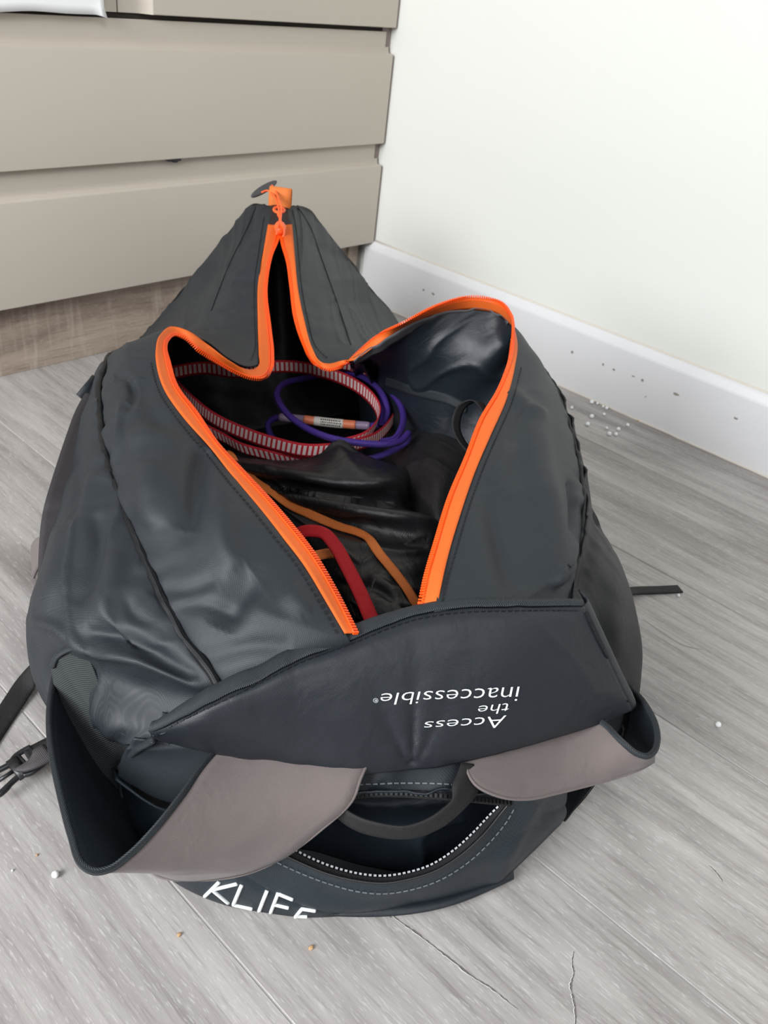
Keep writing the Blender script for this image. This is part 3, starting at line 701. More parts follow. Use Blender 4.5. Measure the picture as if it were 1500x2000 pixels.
# far end, facing the cabinet
sil = [(262,690,.13),(272,664,.125),(318,610,.155),(370,548,.205),(402,508,.258),(430,474,.285),(462,436,.320),(488,402,.352),(529,402,.371),(562,402,.371),(596,406,.356),(618,427,.330),(655,474,.284),(688,514,.238),(727,567,.185),(764,606,.15),(780,640,.13)]
top = PX(sil); base = np.linspace(G(-.40, 1.30), G(-.02, 1.58), len(sil)) + np.array([0, 0, 0.0])
bul = [G(0, .03*math.sin(math.pi*i/(len(sil)-1)), 0) - np.array([CP[0], CP[1], 0]) for i in range(len(sil))]
A = patch([top, top*0.5 + base*0.5 + np.array(bul)*0.8 + np.array([0, 0, 0.0]), base], 40, 80)
A = wrinkle(A, 0.003, 10, 0, 50, '', 9, up=None)
cloth('end_panel', A, None, bag, mats=['shaded inner nylon', CHAR])
# side gussets closing the far end and the floor of the bag
A = patch([np.array([W(262,690,.13), G(-.40,1.30)]), np.array([W(245,700,.20), G(-.40,1.15)]), np.array([W(240,690,.250), G(-.37,1.01)])], 24, 12)
cloth('end_gusset', A, None, bag, mats=['shaded inner nylon', CHAR])
A = patch([np.array([W(780,640,.13), G(-.02,1.58)]), np.array([W(735,672,.24), G(.0,1.54)]), np.array([W(700,697,.28), G(.0,1.50)])], 24, 12)
cloth('end_gusset', A, None, bag, mats=['shaded inner nylon', CHAR])
bot = [G(-.15,.50), G(.07,.50), G(.20,.58), G(.24,.64), G(.235,.73), G(.20,.94), G(.14,1.14), G(-.02,1.56), G(-.40,1.28), G(-.36,.95), G(-.32,.69), G(-.23,.55)]
bot = spl(np.array(bot + [bot[0]]), 72); cc = bot.mean(0)
A = np.stack([cc + (bot-cc)*s + np.array([0, 0, 0.004]) for s in np.linspace(0.02, 1, 12)], 0)
cloth('bag_floor', A, 'shaded inner nylon', bag, 0.003)

A = patch([PX([(338,639,.339),(285,664,.300),(240,690,.250)]), PX([(352,650,.318),(300,662,.238),(262,690,.128)])], 10, 24)
cloth('lobe_gusset', A, 'shaded inner nylon', bag)
# --- the zipper itself
for Z, nm in ((ZL, 'zipper_tape'), (ZR, 'zipper_tape')):
    a, b = toward(side(Z, 0), 0.0026), toward(side(Z, 1), 0.0022)
    tp = ribbon(nm, a + (a-b)*0.12, b, 'orange zip tape', bag, step=0.003, thick=0.0012, up=True)
    n = 420; sa, sb = spl(a, n), spl(b, n); T = np.gradient(sb, axis=0); N = np.cross(T, sb-sa); N /= np.linalg.norm(N, axis=1, keepdims=True) + 1e-9
    N[N[:, 2] < 0] *= -1
    for i in range(1, n):
        if N[i] @ N[i-1] < 0: N[i] *= -1
    teeth('zipper_teeth', sb + (sb-sa)*0.03, N, 'zip teeth orange', tp, 0.0030, 0.0016)
    V, F, U = tube(sb*0.80 + sa*0.20 + N*0.0006, 0.0009, 6); link('coil_cord', mesh('coil_cord', V, F, U), 'zip teeth orange', tp)
# stitched lines beside the zipper
stitches('stitching', REG_L, [(658,1238),(622,1172),(578,1102),(538,1052),(490,992),(442,936),(394,876),(344,816),(310,764),(295,708)], 'dark thread', bag)
stitches('stitching', REG_R, [(862,1185),(872,1140),(891,1073),(914,996),(942,918),(970,852),(1000,784),(1018,718)], 'dark thread', bag)
stitches('stitching', REG_F, [(516,424),(506,488),(497,550),(497,624),(498,682),(490,704)], 'dark thread', bag)
stitches('stitching', REG_F, [(571,410),(577,440),(584,508),(589,560),(601,624),(617,678),(640,700)], 'dark thread', bag)
stitches('stitching', REG_F, [(500,404),(480,452),(452,508),(430,562),(412,610)], 'dark thread', bag, dash=0.006, gap=0.0006, w=0.0007)
stitches('stitching', REG_F, [(582,406),(604,440),(626,500),(648,562),(668,620),(686,676)], 'dark thread', bag, dash=0.006, gap=0.0006, w=0.0007)

# --- front: the padded flap with the slogan
PT = [(292,1432,.225),(330,1412,.240),(400,1378,.259),(450,1354,.268),(520,1320,.277),(590,1284,.284),(650,1262,.289),(700,1243,.293),(760,1218,.298),(820,1199,.302),(900,1187,.305),(1000,1184,.304),(1080,1183,.300),(1138,1184,.294)]
PB = [(296,1444,.216),(330,1456,.208),(380,1468,.204),(440,1478,.202),(520,1490,.200),(600,1500,.199),(660,1508,.198),(705,1512,.197),(760,1508,.197),(830,1501,.197),(920,1485,.197),(1030,1461,.196),(1130,1430,.195),(1234,1388,.192)]
a, b = PX(PT), PX(PB); rows = []
for s, bul in ((0, 0), (.06, .012), (.2, .019), (.45, .021), (.7, .016), (.9, .008), (1, 0)):
    q = a + (b-a)*s; out = -FWD*bul + np.array([0, 0, bul*0.55]); wgt = np.clip(np.minimum(np.arange(len(a)), np.arange(len(a))[::-1]+0.4)/2.0, 0, 1)[:, None]
    rows.append(q + out*wgt*0.55)
A = patch(rows, 70, 150)
# creases that converge on the point where the flap is tacked down
S, T = metric(A); tip = A[-1, int(150*0.53)]
for ang, wd, dep in ((-0.55, .10, .0045), (-0.12, .09, .0055), (0.35, .12, .002)):
    d = A - tip; x = d @ RGT; z = np.linalg.norm(d, axis=2); th = np.arctan2(x, z - np.abs(x)*0.2)
    A = A - normals(A)*np.sign(normals(A)[..., 2:3]) * (dep*np.exp(-((th-ang)/wd)**2)*np.exp(-z/0.055)*np.minimum(1, z/0.008))[..., None]
A = wrinkle(A, 0.0012, 9, 0.0008, 50, 'TB', 11, 0.02, 0.1)
cloth('front_flap', A, 'flap nylon', bag, 0.004, register=REG_PAD)
fl_top = A[0].copy(); fl_bot = A[-1].copy(); fl_r = A[:, -1].copy()
# top thickness (rolled rim) and the back of the flap
rim = fl_top + np.array([0, 0, -0.002]); k_ = len(rim); rk = np.interp(np.linspace(0, 1, k_), [0, .12, .45, .62, 1], [.5, 1, .95, .55, .35])[:, None]
bk = fl_top + FWD*0.015*rk + np.array([0, 0, 0.0035])*rk
bk2 = fl_top + FWD*0.024 + np.array([0, 0, -0.03]); bk3 = fl_bot + FWD*0.03
A2 = patch([fl_top, fl_top*0.5 + bk*0.5 + np.array([0, 0, 0.0025])*rk, bk, bk2, bk3], 24, 150)
cloth('flap_edge', A2, 'binding tape', bag, 0.002, up=True, register=REG_PAD)
A3 = patch([fl_r, fl_r + FWD*0.01 + RGT*0.006, fl_r + FWD*0.026 - RGT*0.0], 8, 40); cloth('flap_end', A3, 'flap nylon', bag, 0.002)
stitches('stitching', REG_PAD, [(330,1421),(400,1386),(450,1362),(520,1328),(590,1293),(650,1271),(700,1252),(760,1227),(820,1208),(900,1196),(1000,1193),(1080,1192),(1134,1193)], 'dark thread', bag, off=0.0006)
stitches('stitching', REG_PAD, [(1143,1196),(1158,1230),(1172,1258),(1186,1284),(1206,1322),(1228,1372)], 'dark thread', bag, dash=0.01, gap=0.0004, w=0.0011)

# --- front panel behind and below the flap
FT = [[(262,1440,.20),(330,1446,.198),(450,1470,.194),(600,1490,.193),(720,1495,.195),(860,1482,.193),(1000,1450,.185),(1130,1415,.18),(1215,1385,.175)],
      [(240,1475,.172),(320,1500,.170),(440,1520,.170),(600,1535,.172),(700,1537,.176),(800,1535,.178),(890,1535,.178),(1010,1535,.155),(1090,1495,.15),(1205,1420,.14)],
      [(228,1520,.145),(310,1560,.138),(420,1580,.134),(560,1590,.138),(640,1572,.155),(690,1552,.168),(780,1549,.174),(890,1553,.172),(1000,1563,.148),(1060,1555,.125),(1130,1500,.10)]]
A = patch([PX(r) for r in FT], 40, 140)
A = wrinkle(A, 0.0040, 12, 0.001, 50, 'B', 12, 0.02, 1.3)
cloth('front_panel', A, CHAR, bag, register=REG_POCK)
FLw = [[(228,1520,.15),(300,1575,.135),(400,1600,.125),(540,1662,.100),(590,1688,.093),(640,1708,.088),(700,1722,.085),(750,1726,.085),(800,1718,.087),(850,1702,.091),(900,1671,.099),(940,1635,.110),(970,1600,.120),(1000,1563,.135),(1060,1545,.135),(1107,1500,.12)],
       [('g',-.225,.54,.09),(300,1640,.095),(390,1680,.080),(520,1700,.075),(590,1718,.070),(650,1734,.067),(720,1748,.065),(780,1746,.065),(840,1732,.067),(890,1712,.070),(940,1685,.075),(985,1660,.078),(1025,1620,.085),(1070,1590,.085),(1106,1555,.075)],
       [('g',-.215,.545,.05),(310,1690,.045),(390,1730,.035),(520,1752,.034),(620,1768,.033),(720,1775,.033),(800,1763,.033),(880,1742,.034),(950,1715,.036),(1000,1690,.038),(1050,1645,.04),(1105,1590,.035)],
       [('g',-.21,.55,.0),(345,1722,.002),(430,1765,.002),(520,1783,.002),(600,1792,.002),(700,1786,.002),(800,1769,.002),(880,1752,.002),(962,1731,.002),(1000,1702,.002),(1040,1665,.002),(1094,1612,.002)]]
A = patch([PX(r) for r in FLw], 60, 170)
A = wrinkle(A, 0.0026, 9, 0.001, 40, 'T', 13, 0.02, 1.2, hold='B')
A = dent(A, [([(1045, 1570), (1000, 1650), (966, 1728)], 16, 5), ([(620, 1740), (700, 1765), (800, 1750)], 12, -2.5), ([(1080, 1560), (1060, 1620)], 16, -4)])
cloth('pocket_front', A, 'pocket nylon', bag, register=REG_POCK)
# inside of the pocket
PW = [[(560,1590,.152),(640,1574,.165),(690,1556,.175),(780,1553,.178),(890,1557,.178),(1000,1565,.158),(1050,1560,.14)],
      [('g',-.07,.53,.09),('g',-.02,.525,.10),('g',.03,.52,.10),('g',.06,.52,.11),('g',.09,.53,.11),('g',.13,.55,.10),('g',.17,.57,.09)],
      [('g',-.09,.53,.02),('g',-.03,.525,.02),('g',.03,.52,.02),('g',.06,.52,.02),('g',.09,.53,.02),('g',.13,.55,.02),('g',.17,.57,.02)]]
A = patch([PX(r) for r in PW], 50, 90); A = wrinkle(A, 0.009, 13, 0.002, 50, 'T', 15, 0.03, 1.3, up=None)
cloth('pocket_back', A, 'lining nylon', bag)
A = patch([PX([('g',-.13,.475,.012),('g',.0,.465,.012),('g',.1,.485,.012),('g',.18,.53,.012)]), PX([('g',-.13,.56,.012),('g',.0,.55,.012),('g',.1,.56,.012),('g',.18,.59,.012)])], 10, 20)
cloth('pocket_floor', A, 'lining nylon', bag)
# pocket zipper, black
lo = PX([(505,1640,.106),(540,1663,.1015),(590,1688,.0945),(640,1708,.0895),(700,1722,.0865),(750,1726,.0865),(800,1718,.0885),(850,1702,.0925),(900,1671,.1005),(940,1635,.1115),(970,1600,.1215),(1000,1563,.1365)])
lo2 = PX([(520,1628,.106),(556,1650,.101),(602,1675,.094),(648,1694,.089),(702,1708,.086),(750,1712,.086),(797,1705,.088),(842,1690,.092),(888,1660,.100),(926,1625,.111),(958,1591,.121),(990,1560,.136)])
z1 = ribbon('pocket_zipper', lo, lo2, 'black webbing', bag, step=0.003)
teeth('zipper_teeth', spl(lo2, 200) + np.array([0, 0, 0.0012]), [(-.2, -.3, 1)], 'zip teeth pale', z1, 0.0044, 0.00055)
V, F, U = tube(spl(lo, 200) + np.array([0, 0, 0.0008]), 0.0016, 6); link('zipper_piping', mesh('p', V, F, U), 'zip teeth black', z1)
up1 = PX([(640,1566,.158),(690,1547,.1705),(740,1543,.176),(790,1543,.177),(840,1546,.177),(890,1550,.175),(950,1557,.163),(1000,1562,.152)])
up2 = PX([(645,1582,.154),(692,1562,.1665),(740,1557,.172),(790,1558,.173),(840,1561,.173),(890,1565,.171),(950,1571,.159),(998,1575,.148)])
z2 = ribbon('pocket_zipper', up1, up2, 'black webbing', bag, step=0.003)
teeth('zipper_teeth', spl(up1*.5+up2*.5, 200) + np.array([-.0004, -.0008, 0.0012]), [(-.3, -.5, 1)], 'zip teeth black', z2, 0.0042, 0.0012)
stitches('stitching', REG_POCK, [(470,1645),(540,1682),(600,1709),(650,1727),(700,1740),(750,1744),(800,1737),(860,1717),(915,1682),(955,1645),(990,1602),(1005,1575)], 'grey thread', bag)
stitches('stitching', REG_POCK, [(700,1532),(760,1529),(820,1529),(890,1533),(950,1541)], 'grey thread', bag)

# --- ribbed side pocket
RB = [[(103,1300,.185),(120,1360,.165),(140,1420,.145),(170,1490,.12),(205,1550,.09),(236,1600,.07)],
      [(130,1275,.205),(155,1350,.180),(180,1420,.158),(205,1480,.13),(220,1530,.10),(238,1585,.075)],
      [(152,1268,.215),(180,1345,.190),(208,1420,.172),(235,1452,.152),(236,1500,.12),(240,1570,.08)],
      [(166,1270,.220),(192,1332,.200),(218,1420,.186),(262,1446,.180),(240,1500,.14),(243,1560,.09)]]
A = patch([PX(r) for r in RB], 40, 90) + np.array([-0.004, -0.004, 0.004])
A = wrinkle(A, 0.003, 9, 0, 40, '', 17, ang=1.1)
cloth('ribbed_side_pocket', A, 'ribbed stretch cloth', bag)
V, F, U = tube(spl(PX([(103,1302,.193),(110,1284,.204),(130,1270,.215),(152,1264,.224),(168,1268,.228)]), 40), 0.003, 8); link('pocket_edge', mesh('p', V, F, U), 'binding tape', bag)
V, F, U = tube(spl(PX([(236,1500,.15),(250,1482,.165),(270,1462,.19),(292,1450,.205),(300,1444,.212)]), 40), 0.0036, 8); link('pocket_seam', mesh('p', V, F, U), 'binding tape', bag)

# --- wide padded strap, its two loops
def loop(A_, B_, up):
    n = 150; a = spl(PX(A_), n); b = spl(PX(B_), n)
    g = np.stack([a + (b-a)*s for s in np.linspace(0, 1, 14)], 1)
    g = g + 0.0008*noise2(np.arange(n)[:, None]*.1 + np.zeros(14), np.arange(14)[None, :]*.4 + np.zeros((n, 1)))[..., None]
    nrm = normals(g); k = int(n*0.28)
    if (nrm[k, 6] @ (CP - g[k, 6])) < 0: nrm = -nrm
    o = cloth('shoulder_strap', g + nrm*0.0008, 'taupe strap cloth', bag, 0.0012)
    l = cloth('strap_lining', g - nrm*0.0008, 'navy strap lining', o, 0.0012)
    V, F, U = tube(a, 0.0030, 8); link('strap_binding', mesh('strap_binding', V, F, U), 'binding tape', o)
    V, F, U = tube(b, 0.0013, 8); link('strap_binding', mesh('strap_binding', V, F, U), 'taupe strap cloth', o)
    return o, g
LA = [(470,1420,.200),(405,1486,.203),(350,1560,.204),(300,1622,.20),(255,1668,.193),(215,1697,.188),(185,1702,.186),(160,1688,.186),(140,1635,.187),(120,1560,.190),(101,1470,.190),(96,1400,.184),(106,1325,.172),(125,1270,.160)]
LB = [(728,1470,.206),(704,1522,.200),(690,1560,.189),(625,1622,.163),(560,1670,.140),(500,1700,.124),(440,1715,.113),(340,1718,.108),(310,1712,.102),(288,1690,.092),(274,1640,.084),(258,1575,.080),(205,1470,.095),(168,1380,.11)]
sl, gL = loop(LA, LB, True)
RA = [(920,1440,.190),(1060,1408,.188),(1130,1394,.188),(1178,1413,.195),(1215,1449,.198),(1244,1472,.194),(1262,1477,.193),(1277,1468,.193),(1284,1445,.193),(1280,1415,.192),(1265,1383,.187),(1246,1358,.178),(1222,1338,.165)]
RB_ = [(905,1470,.194),(928,1532,.194),(976,1556,.186),(1030,1561,.176),(1090,1549,.168),(1150,1534,.163),(1205,1519,.162),(1250,1503,.164),(1273,1490,.160),(1272,1486,.135),(1250,1480,.11),(1222,1462,.09),(1190,1440,.08)]
sr, gR = loop(RA, RB_, True)

# black webbing grab handle hanging in front of the pocket
HA = PX([(902,1488,.200),(895,1510,.198),(885,1535,.195),(886,1560,.190),(868,1580,.187),(835,1602,.183),(790,1616,.180),(740,1610,.180),(700,1598,.180),(668,1578,.180),(648,1555,.182)])
HB = PX([(925,1492,.196),(938,1515,.190),(935,1545,.182),(905,1582,.172),(870,1612,.166),(830,1632,.162),(788,1640,.160),(742,1636,.160),(700,1625,.160),(665,1604,.162),(640,1575,.166)])
ribbon('grab_handle', HA, HB, 'black webbing', bag, thick=0.002)

# --- slogan and bag name
def textmesh(body, size=1.0):
    c = bpy.data.curves.new('t', 'FONT'); c.body = body; c.size = size; c.offset = -0.012; c.resolution_u = 3
    o = bpy.data.objects.new('t', c); COL.objects.link(o); dg = bpy.context.evaluated_depsgraph_get()
    me = bpy.data.meshes.new_from_object(o.evaluated_get(dg)); bpy.data.objects.remove(o); bpy.data.curves.remove(c)
    import bmesh
    bm = bmesh.new(); bm.from_mesh(me); bmesh.ops.remove_doubles(bm, verts=bm.verts, dist=1e-5); bmesh.ops.triangulate(bm, faces=bm.faces)
    V = np.array([v.co[:2] for v in bm.verts]); F = [tuple(v.index for v in f.verts) for f in bm.faces]; bm.free(); bpy.data.meshes.remove(me)
    return V, F
def place_text(name, V, F, q, reg, mat, parent, off=0.0011):
    """q: where the text's lower left, lower right, upper right, upper left corners lie on the cloth"""
    lo_, hi = V.min(0), V.max(0); N_ = (V - lo_)/(hi - lo_); q = np.array(q, float)
    px = (q[0]*(1-N_[:, :1]) + q[1]*N_[:, :1])*(1-N_[:, 1:]) + (q[3]*(1-N_[:, :1]) + q[2]*N_[:, :1])*N_[:, 1:]
    P, _n = drape(reg, px, off)
    if any(p is None for p in P): P = [p if p is not None else np.array(W(x, y, .2)) for p, (x, y) in zip(P, px)]
    o = link(name, mesh(name, P, F), mat, parent, smooth=False)
    m = o.modifiers.new('ink', 'SOLIDIFY'); m.thickness = 0.0002; m.offset = 0
    return o
# upside down to the viewer: each line's baseline is the upper side in the picture
V, F = textmesh('inaccessible'); place_text('printed_slogan', V, F, [(1016,1338),(744,1365),(745,1374),(1009,1368)], REG_PAD, 'white print', bag) if False else None
def line(body, x_right, x_left, y_base_r, y_base_l, x_slant, h_r, h_l):
    V, F = textmesh(body)
    q = [(x_right, y_base_r), (x_left, y_base_l), (x_left + x_slant, y_base_l + h_l), (x_right + x_slant, y_base_r + h_r)]
    place_text('printed_slogan', V, F, q, REG_PAD, 'white print', bag)
line('inaccessible', 1014, 745, 1340, 1354, -6, 30, 22)
line('the', 996, 935, 1372, 1378, -6, 20, 17)
line('Access', 988, 830, 1396, 1409, -6, 24, 17)
line('\u00ae', 738, 728, 1363, 1363, 0, 9, 9)
strokes = {'K': [[(428,1722),(400,1750)], [(463,1725),(413,1737)], [(415,1737),(446,1763)]], 'L': [[(472,1728),(456,1766),(493,1774)]],
           'I': [[(522,1738),(506,1779)]], 'F': [[(572,1756),(543,1744),(527,1786)], [(535,1765),(564,1772)]], 'f': [[(616,1778),(590,1774),(574,1794)], [(580,1788),(600,1789)]]}
REG_POCK[:] = REG_POCK
for ch, sts in strokes.items():
    parts = []
    for st in sts:
        c = spl(np.array([(x, y, 0) for x, y in st], float), 14) if len(st) == 2 else np.concatenate([spl(np.array([(*st[i], 0), (*st[i+1], 0)], float), 12) for i in range(len(st)-1)])
        P, N = drape(REG_POCK, [(q[0], q[1]) for q in c], 0.0005)
        P = np.array([p for p in P if p is not None])
        if len(P) > 2:
            d = np.concatenate([[1], np.linalg.norm(np.diff(P, axis=0), axis=1)]); P = P[d > 1e-6]; parts.append(tube(P, 0.0019, 6))
    if parts: V, F, U = merge(parts); link('printed_letter', mesh('printed_letter', V, F, U), 'white print', bag)

# --- pull tab, toggle and slider at the peak
c = PX([(546,400,.373),(547,392,.379),(546,380,.389),(545,369,.398)])
pk = W(546,400,.373)
pth = [pk + np.array([0, 0, 0]) + FWD*d + np.array([0, 0, z]) for d, z in ((-.002,-.004),(-.003,.010),(-.001,.023),(.006,.0295),(.013,.023),(.014,.006),(.012,-.004))]
tab = strip('pull_tab', pth, 0.0200, 'orange webbing', bag, dirv=RGT, step=0.0015, thick=0.0016)
# toggle: rounded oval button
tc_ = W(516,369,.385); ax = (W(541,353,.392) - W(491,384,.380)); L_ = np.linalg.norm(ax)/2; ax /= np.linalg.norm(ax)
ay = np.cross(ax, RGT*0.3 + np.array([0, 0, 1]) - FWD*0.5); ay /= np.linalg.norm(ay); az = np.cross(ax, ay)
V = []; F = []; nu_, nv_ = 28, 14
for i in range(nu_):
    th = 2*math.pi*i/nu_
    for j in range(nv_):
        ph = 2*math.pi*j/nv_; r_ = 0.55 + 0.45*math.cos(ph); h = math.copysign(abs(math.sin(ph))**0.7, math.sin(ph))*0.0034
        V.append(tc_ + ax*L_*r_*math.cos(th) + ay*0.0075*r_*math.sin(th)*1.0 + az*h)
    for j in range(nv_): F.append((i*nv_+j, ((i+1) % nu_)*nv_+j, ((i+1) % nu_)*nv_+(j+1) % nv_, i*nv_+(j+1) % nv_))
tg = link('toggle', mesh('toggle', V, F), 'grey rubber', bag)
V, F, U = tube(spl(np.array([tc_ - ax*L_*.45 - az*.001, tc_ + az*.001, tc_ + ax*L_*.45 - az*.001]), 14), [0.001+0.0042*math.sin(math.pi*i/13)**.5 for i in range(14)], 8); link('toggle_web', mesh('t', V, F), 'grey rubber', tg)
cords = [[(511,376,.391),(522,372,.394),(533,380,.391),(541,395,.386),(545,412,.378),(546,430,.371),(541,446,.366),(540,458,.362)],
         [(531,362,.396),(538,372,.396),(544,388,.391),(549,402,.385),(549,418,.376),(549,436,.369),(555,448,.364),(553,462,.359)]]
parts = [tube(spl(PX(k), 40), 0.0017, 7) for k in cords]
V, F, U = merge(parts); link('toggle_cord', mesh('toggle_cord', V, F, U), 'orange plastic', bag)
e1 = W(545,412,.3745); e2 = W(547,452,.3615); dn = (e2-e1)/np.linalg.norm(e2-e1); nn = np.cross(dn, RGT); nn *= np.sign(nn[2]); sd = np.cross(dn, nn)
ring = [e1 + nn*.002 + dn*.0110*math.cos(a)*1.0 + sd*.0092*math.sin(a) for a in np.linspace(0, 2*math.pi, 30)]
parts = [tube(ring, 0.0026, 8, caps=False)]
parts.append(tube(spl(np.array([e1 + dn*.008 + nn*.002, e1 + dn*.016 + nn*.0025, e1 + dn*.027 + nn*.002]), 16), [0.0036]*4 + [0.0042]*8 + [0.003]*4, 10))
V, F, U = merge(parts); pl = link('zip_puller', mesh('zip_puller', V, F, U), 'orange plastic', bag)
s0 = W(547,446,.3585)
parts = [tube(spl(np.array([s0 - dn*.010 + nn*.001, s0 + nn*.003, s0 + dn*.010 + nn*.002, s0 + dn*.016]), 20), [.0055+.0048*math.sin(math.pi*(i+2)/23) for i in range(20)], 10),
         tube(spl(np.array([s0 - dn*.006 + nn*.007, s0 + dn*.002 + nn*.0105, s0 + dn*.010 + nn*.007]), 14), 0.0018, 8)]
V, F, U = merge(parts); link('zip_slider', mesh('zip_slider', V, F, U), 'orange plastic', bag)

# --- webbing straps on the floor and down the sides
strip('compression_strap', toward(PX([(186,770,.270),(168,803,.263),(151,850,.257),(135,900,.250),(120,950,.242),(109,990,.232),(103,1020,.215),('g',-.345,.69,.15)]), 0.004), 0.0118, 'side webbing', bag, dirv=RGT + FWD*.35 + np.array([0, 0, -.25]))
strip('strap_anchor', PX([(196,745,.268),(182,765,.268),(166,785,.258)]), 0.014, CHAR, bag, dirv=RGT*0.6 + np.array([0, 0, -.9]) + FWD*.4, thick=0.003)
A = patch([PX([('g',-.35,.72,.14),(72,1050,.08),(62,1062,.06),(60,1080,.03)]), PX([('g',-.35,.70,.12),(80,1095,.08),(68,1115,.05),(62,1130,.02)])], 12, 20); cloth('wing_tab', A, 'taupe strap cloth', bag, 0.004)
strip('trailing_strap', PX([('g',-.33,.66,.075),(78,1290,.040),(52,1330,.012),(20,1380,.004),(-30,1455,.003),(-90,1545,.003)]), 0.0125, 'black webbing', bag, nrm=(0, 0, 1), thick=0.002)
strip('trailing_strap', PX([('g',.27,.70,.03),(1225,1155,.012),(1250,1152,.006),(1290,1151,.004),(1329,1149,.003)]), 0.0085, 'black webbing', bag, nrm=(0, 0, 1), thick=0.0022)
bs = strip('buckle_strap', PX([('g',-.24,.58,.05),(128,1440,.035),(100,1452,.026),(78,1464,.022),(52,1478,.020)]), 0.0115, 'black webbing', bag, nrm=(0.1, 0, 1), thick=0.002)
strip('webbing_loop', PX([(96,1466,.031),(84,1472,.031),(68,1480,.030),(54,1487,.026),(46,1490,.020)]), 0.0118, 'grey webbing', bs, nrm=(0.1, 0, 1), thick=0.004)
# male half of a side release buckle: crossbar frame, body, two sprung prongs
b0 = W(50,1490,.018); bd = W(-10,1530,.014) - b0; bd /= np.linalg.norm(bd); bn = np.array([0, 0, 1.0]); bn -= bd*(bn @ bd); bn /= np.linalg.norm(bn); bsd = np.cross(bn, bd)
def bk_(f, s, h=0): return b0 + bd*f + bsd*s + bn*h
parts = [tube(spl(np.array([bk_(-.014, -.0145), bk_(-.006, -.0155), bk_(.004, -.0150), bk_(.009, -.012)]), 14), 0.0030, 8),
         tube(spl(np.array([bk_(-.014, .0145), bk_(-.006, .0155), bk_(.004, .0150), bk_(.009, .012)]), 14), 0.0030, 8),
         tube([bk_(-.0125, -.0145), bk_(-.0125, .0145)], 0.0024, 8), tube([bk_(.001, -.0145), bk_(.001, .0145)], 0.0026, 8),
         box(bk_(.009, 0), bd*.0055, bsd*.0135, bn*.0034),
         tube(spl(np.array([bk_(.012, -.010), bk_(.022, -.0115), bk_(.032, -.0145), bk_(.038, -.0150), bk_(.043, -.0120)]), 18), [.0032]*8 + [.0036]*7 + [.003, .0025, .0018], 8),
         tube(spl(np.array([bk_(.012, .010), bk_(.022, .0115), bk_(.032, .0145), bk_(.038, .0150), bk_(.043, .0120)]), 18), [.0032]*8 + [.0036]*7 + [.003, .0025, .0018], 8),
         tube([bk_(.012, 0), bk_(.030, 0)], 0.0022, 8)]
V, F, U = merge(parts); link('buckle', mesh('buckle', V, F, U), 'black plastic', bs)

# --- black loop sewn to the lining
strip('lining_loop', PX([(948,805,.30),(926,784,.303),(905,792,.296),(893,815,.285),(892,838,.272),(903,862,.262),(922,884,.255)]), 0.0075, 'black webbing', bag, dirv=FWD*0.5 + RGT*0.7 + np.array([0, 0, -.3]))

# ================================================================== WHAT IS IN THE BAG
UPV = np.array([0, 0, 1.0])
def sling(name, segs, parent, hw=0.0105):
    for px, lean in segs:
        c = PX(px); n = max(10, int(np.linalg.norm(np.diff(c, axis=0), axis=1).sum()/0.003)); c = spl(c, n)
        T = np.gradient(c, axis=0); o_ = np.cross(T, UPV); o_ /= np.linalg.norm(o_, axis=1, keepdims=True)
        s = UPV + o_*lean; s /= np.linalg.norm(s, axis=1, keepdims=True)
        g = np.stack([c + s*hw*k for k in np.linspace(-1, 1, 5)], 1); cloth(name, g, 'striped sling webbing', parent, 0.0014)
        for e in (-1, 1):
            V, F, U = tube(c + s*hw*e*0.97, 0.0011, 5); link('woven_edge', mesh('woven_edge', V, F, U), 'red webbing', parent) if False else None
slg = thing('webbing_sling', 'red webbing sling with white bars coiled on edge inside the bag', 'sling', tuple(W(640, 850, .12)))
sling('webbing_coil', [([(330,730,.19),(400,719,.19),(460,727,.185),(524,717,.185),(580,717,.185),(632,727,.185),(684,747,.182),(720,773,.178),(738,801,.172),(734,828,.168),(712,852,.162),(660,868,.158)], -0.15),
      ([(340,750,.17),(376,786,.168),(420,820,.168),(480,848,.168),(540,868,.168),(596,880,.168),(652,878,.168),(700,868,.162),(740,852,.150),(764,826,.150),(776,800,.155),(772,770,.16)], -0.10),
      ([(370,800,.150),(396,834,.152),(436,856,.150),(472,876,.150),(524,890,.146),(560,899,.142),(600,906,.138),(650,905,.13)], 0.25),
      ([(640,716,.19),(680,717,.195),(706,730,.192),(730,750,.18)], 0.5)], slg)
crd = thing('purple_cord', 'purple braided cord looped beside the striped sling in the bag', 'cord', tuple(W(700, 830, .12)))
path = [(540,862,.10),(528,848,.112),(524,828,.128),(536,817,.138),(560,816,.142),(620,823,.144),(680,829,.146),(718,832,.148),(745,826,.158),(756,806,.168),(752,782,.180),(738,758,.188),(712,738,.190),
        (660,728,.168),(600,738,.172),(558,748,.176),(541,767,.180),(549,792,.182),(573,819,.186),(612,843,.190),(652,857,.194),(700,865,.196),(752,868,.194),(782,862,.188),(798,848,.184)]
path2 = [(716,738,.185),(746,752,.186),(772,776,.186),(786,802,.184),(784,836,.180),(768,858,.174),(744,862,.168)]
path3 = [(798,848,.184),(796,860,.176),(778,874,.168),(750,888,.162),(716,897,.156),(680,896,.148)]
path4 = [(690,722,.170),(724,742,.176),(742,768,.176),(748,800,.168),(744,830,.16)]
for p in (path + path3[1:], path2, path4):
    c = evenly(spl(PX(p), 400), 0.0012); V, F, U = tube(c, 0.0050 + 0.0002*np.sin(np.arange(len(c))*2.2), 10); link('cord_length', mesh('cord_length', V, F, U), 'purple cord sheath', crd)
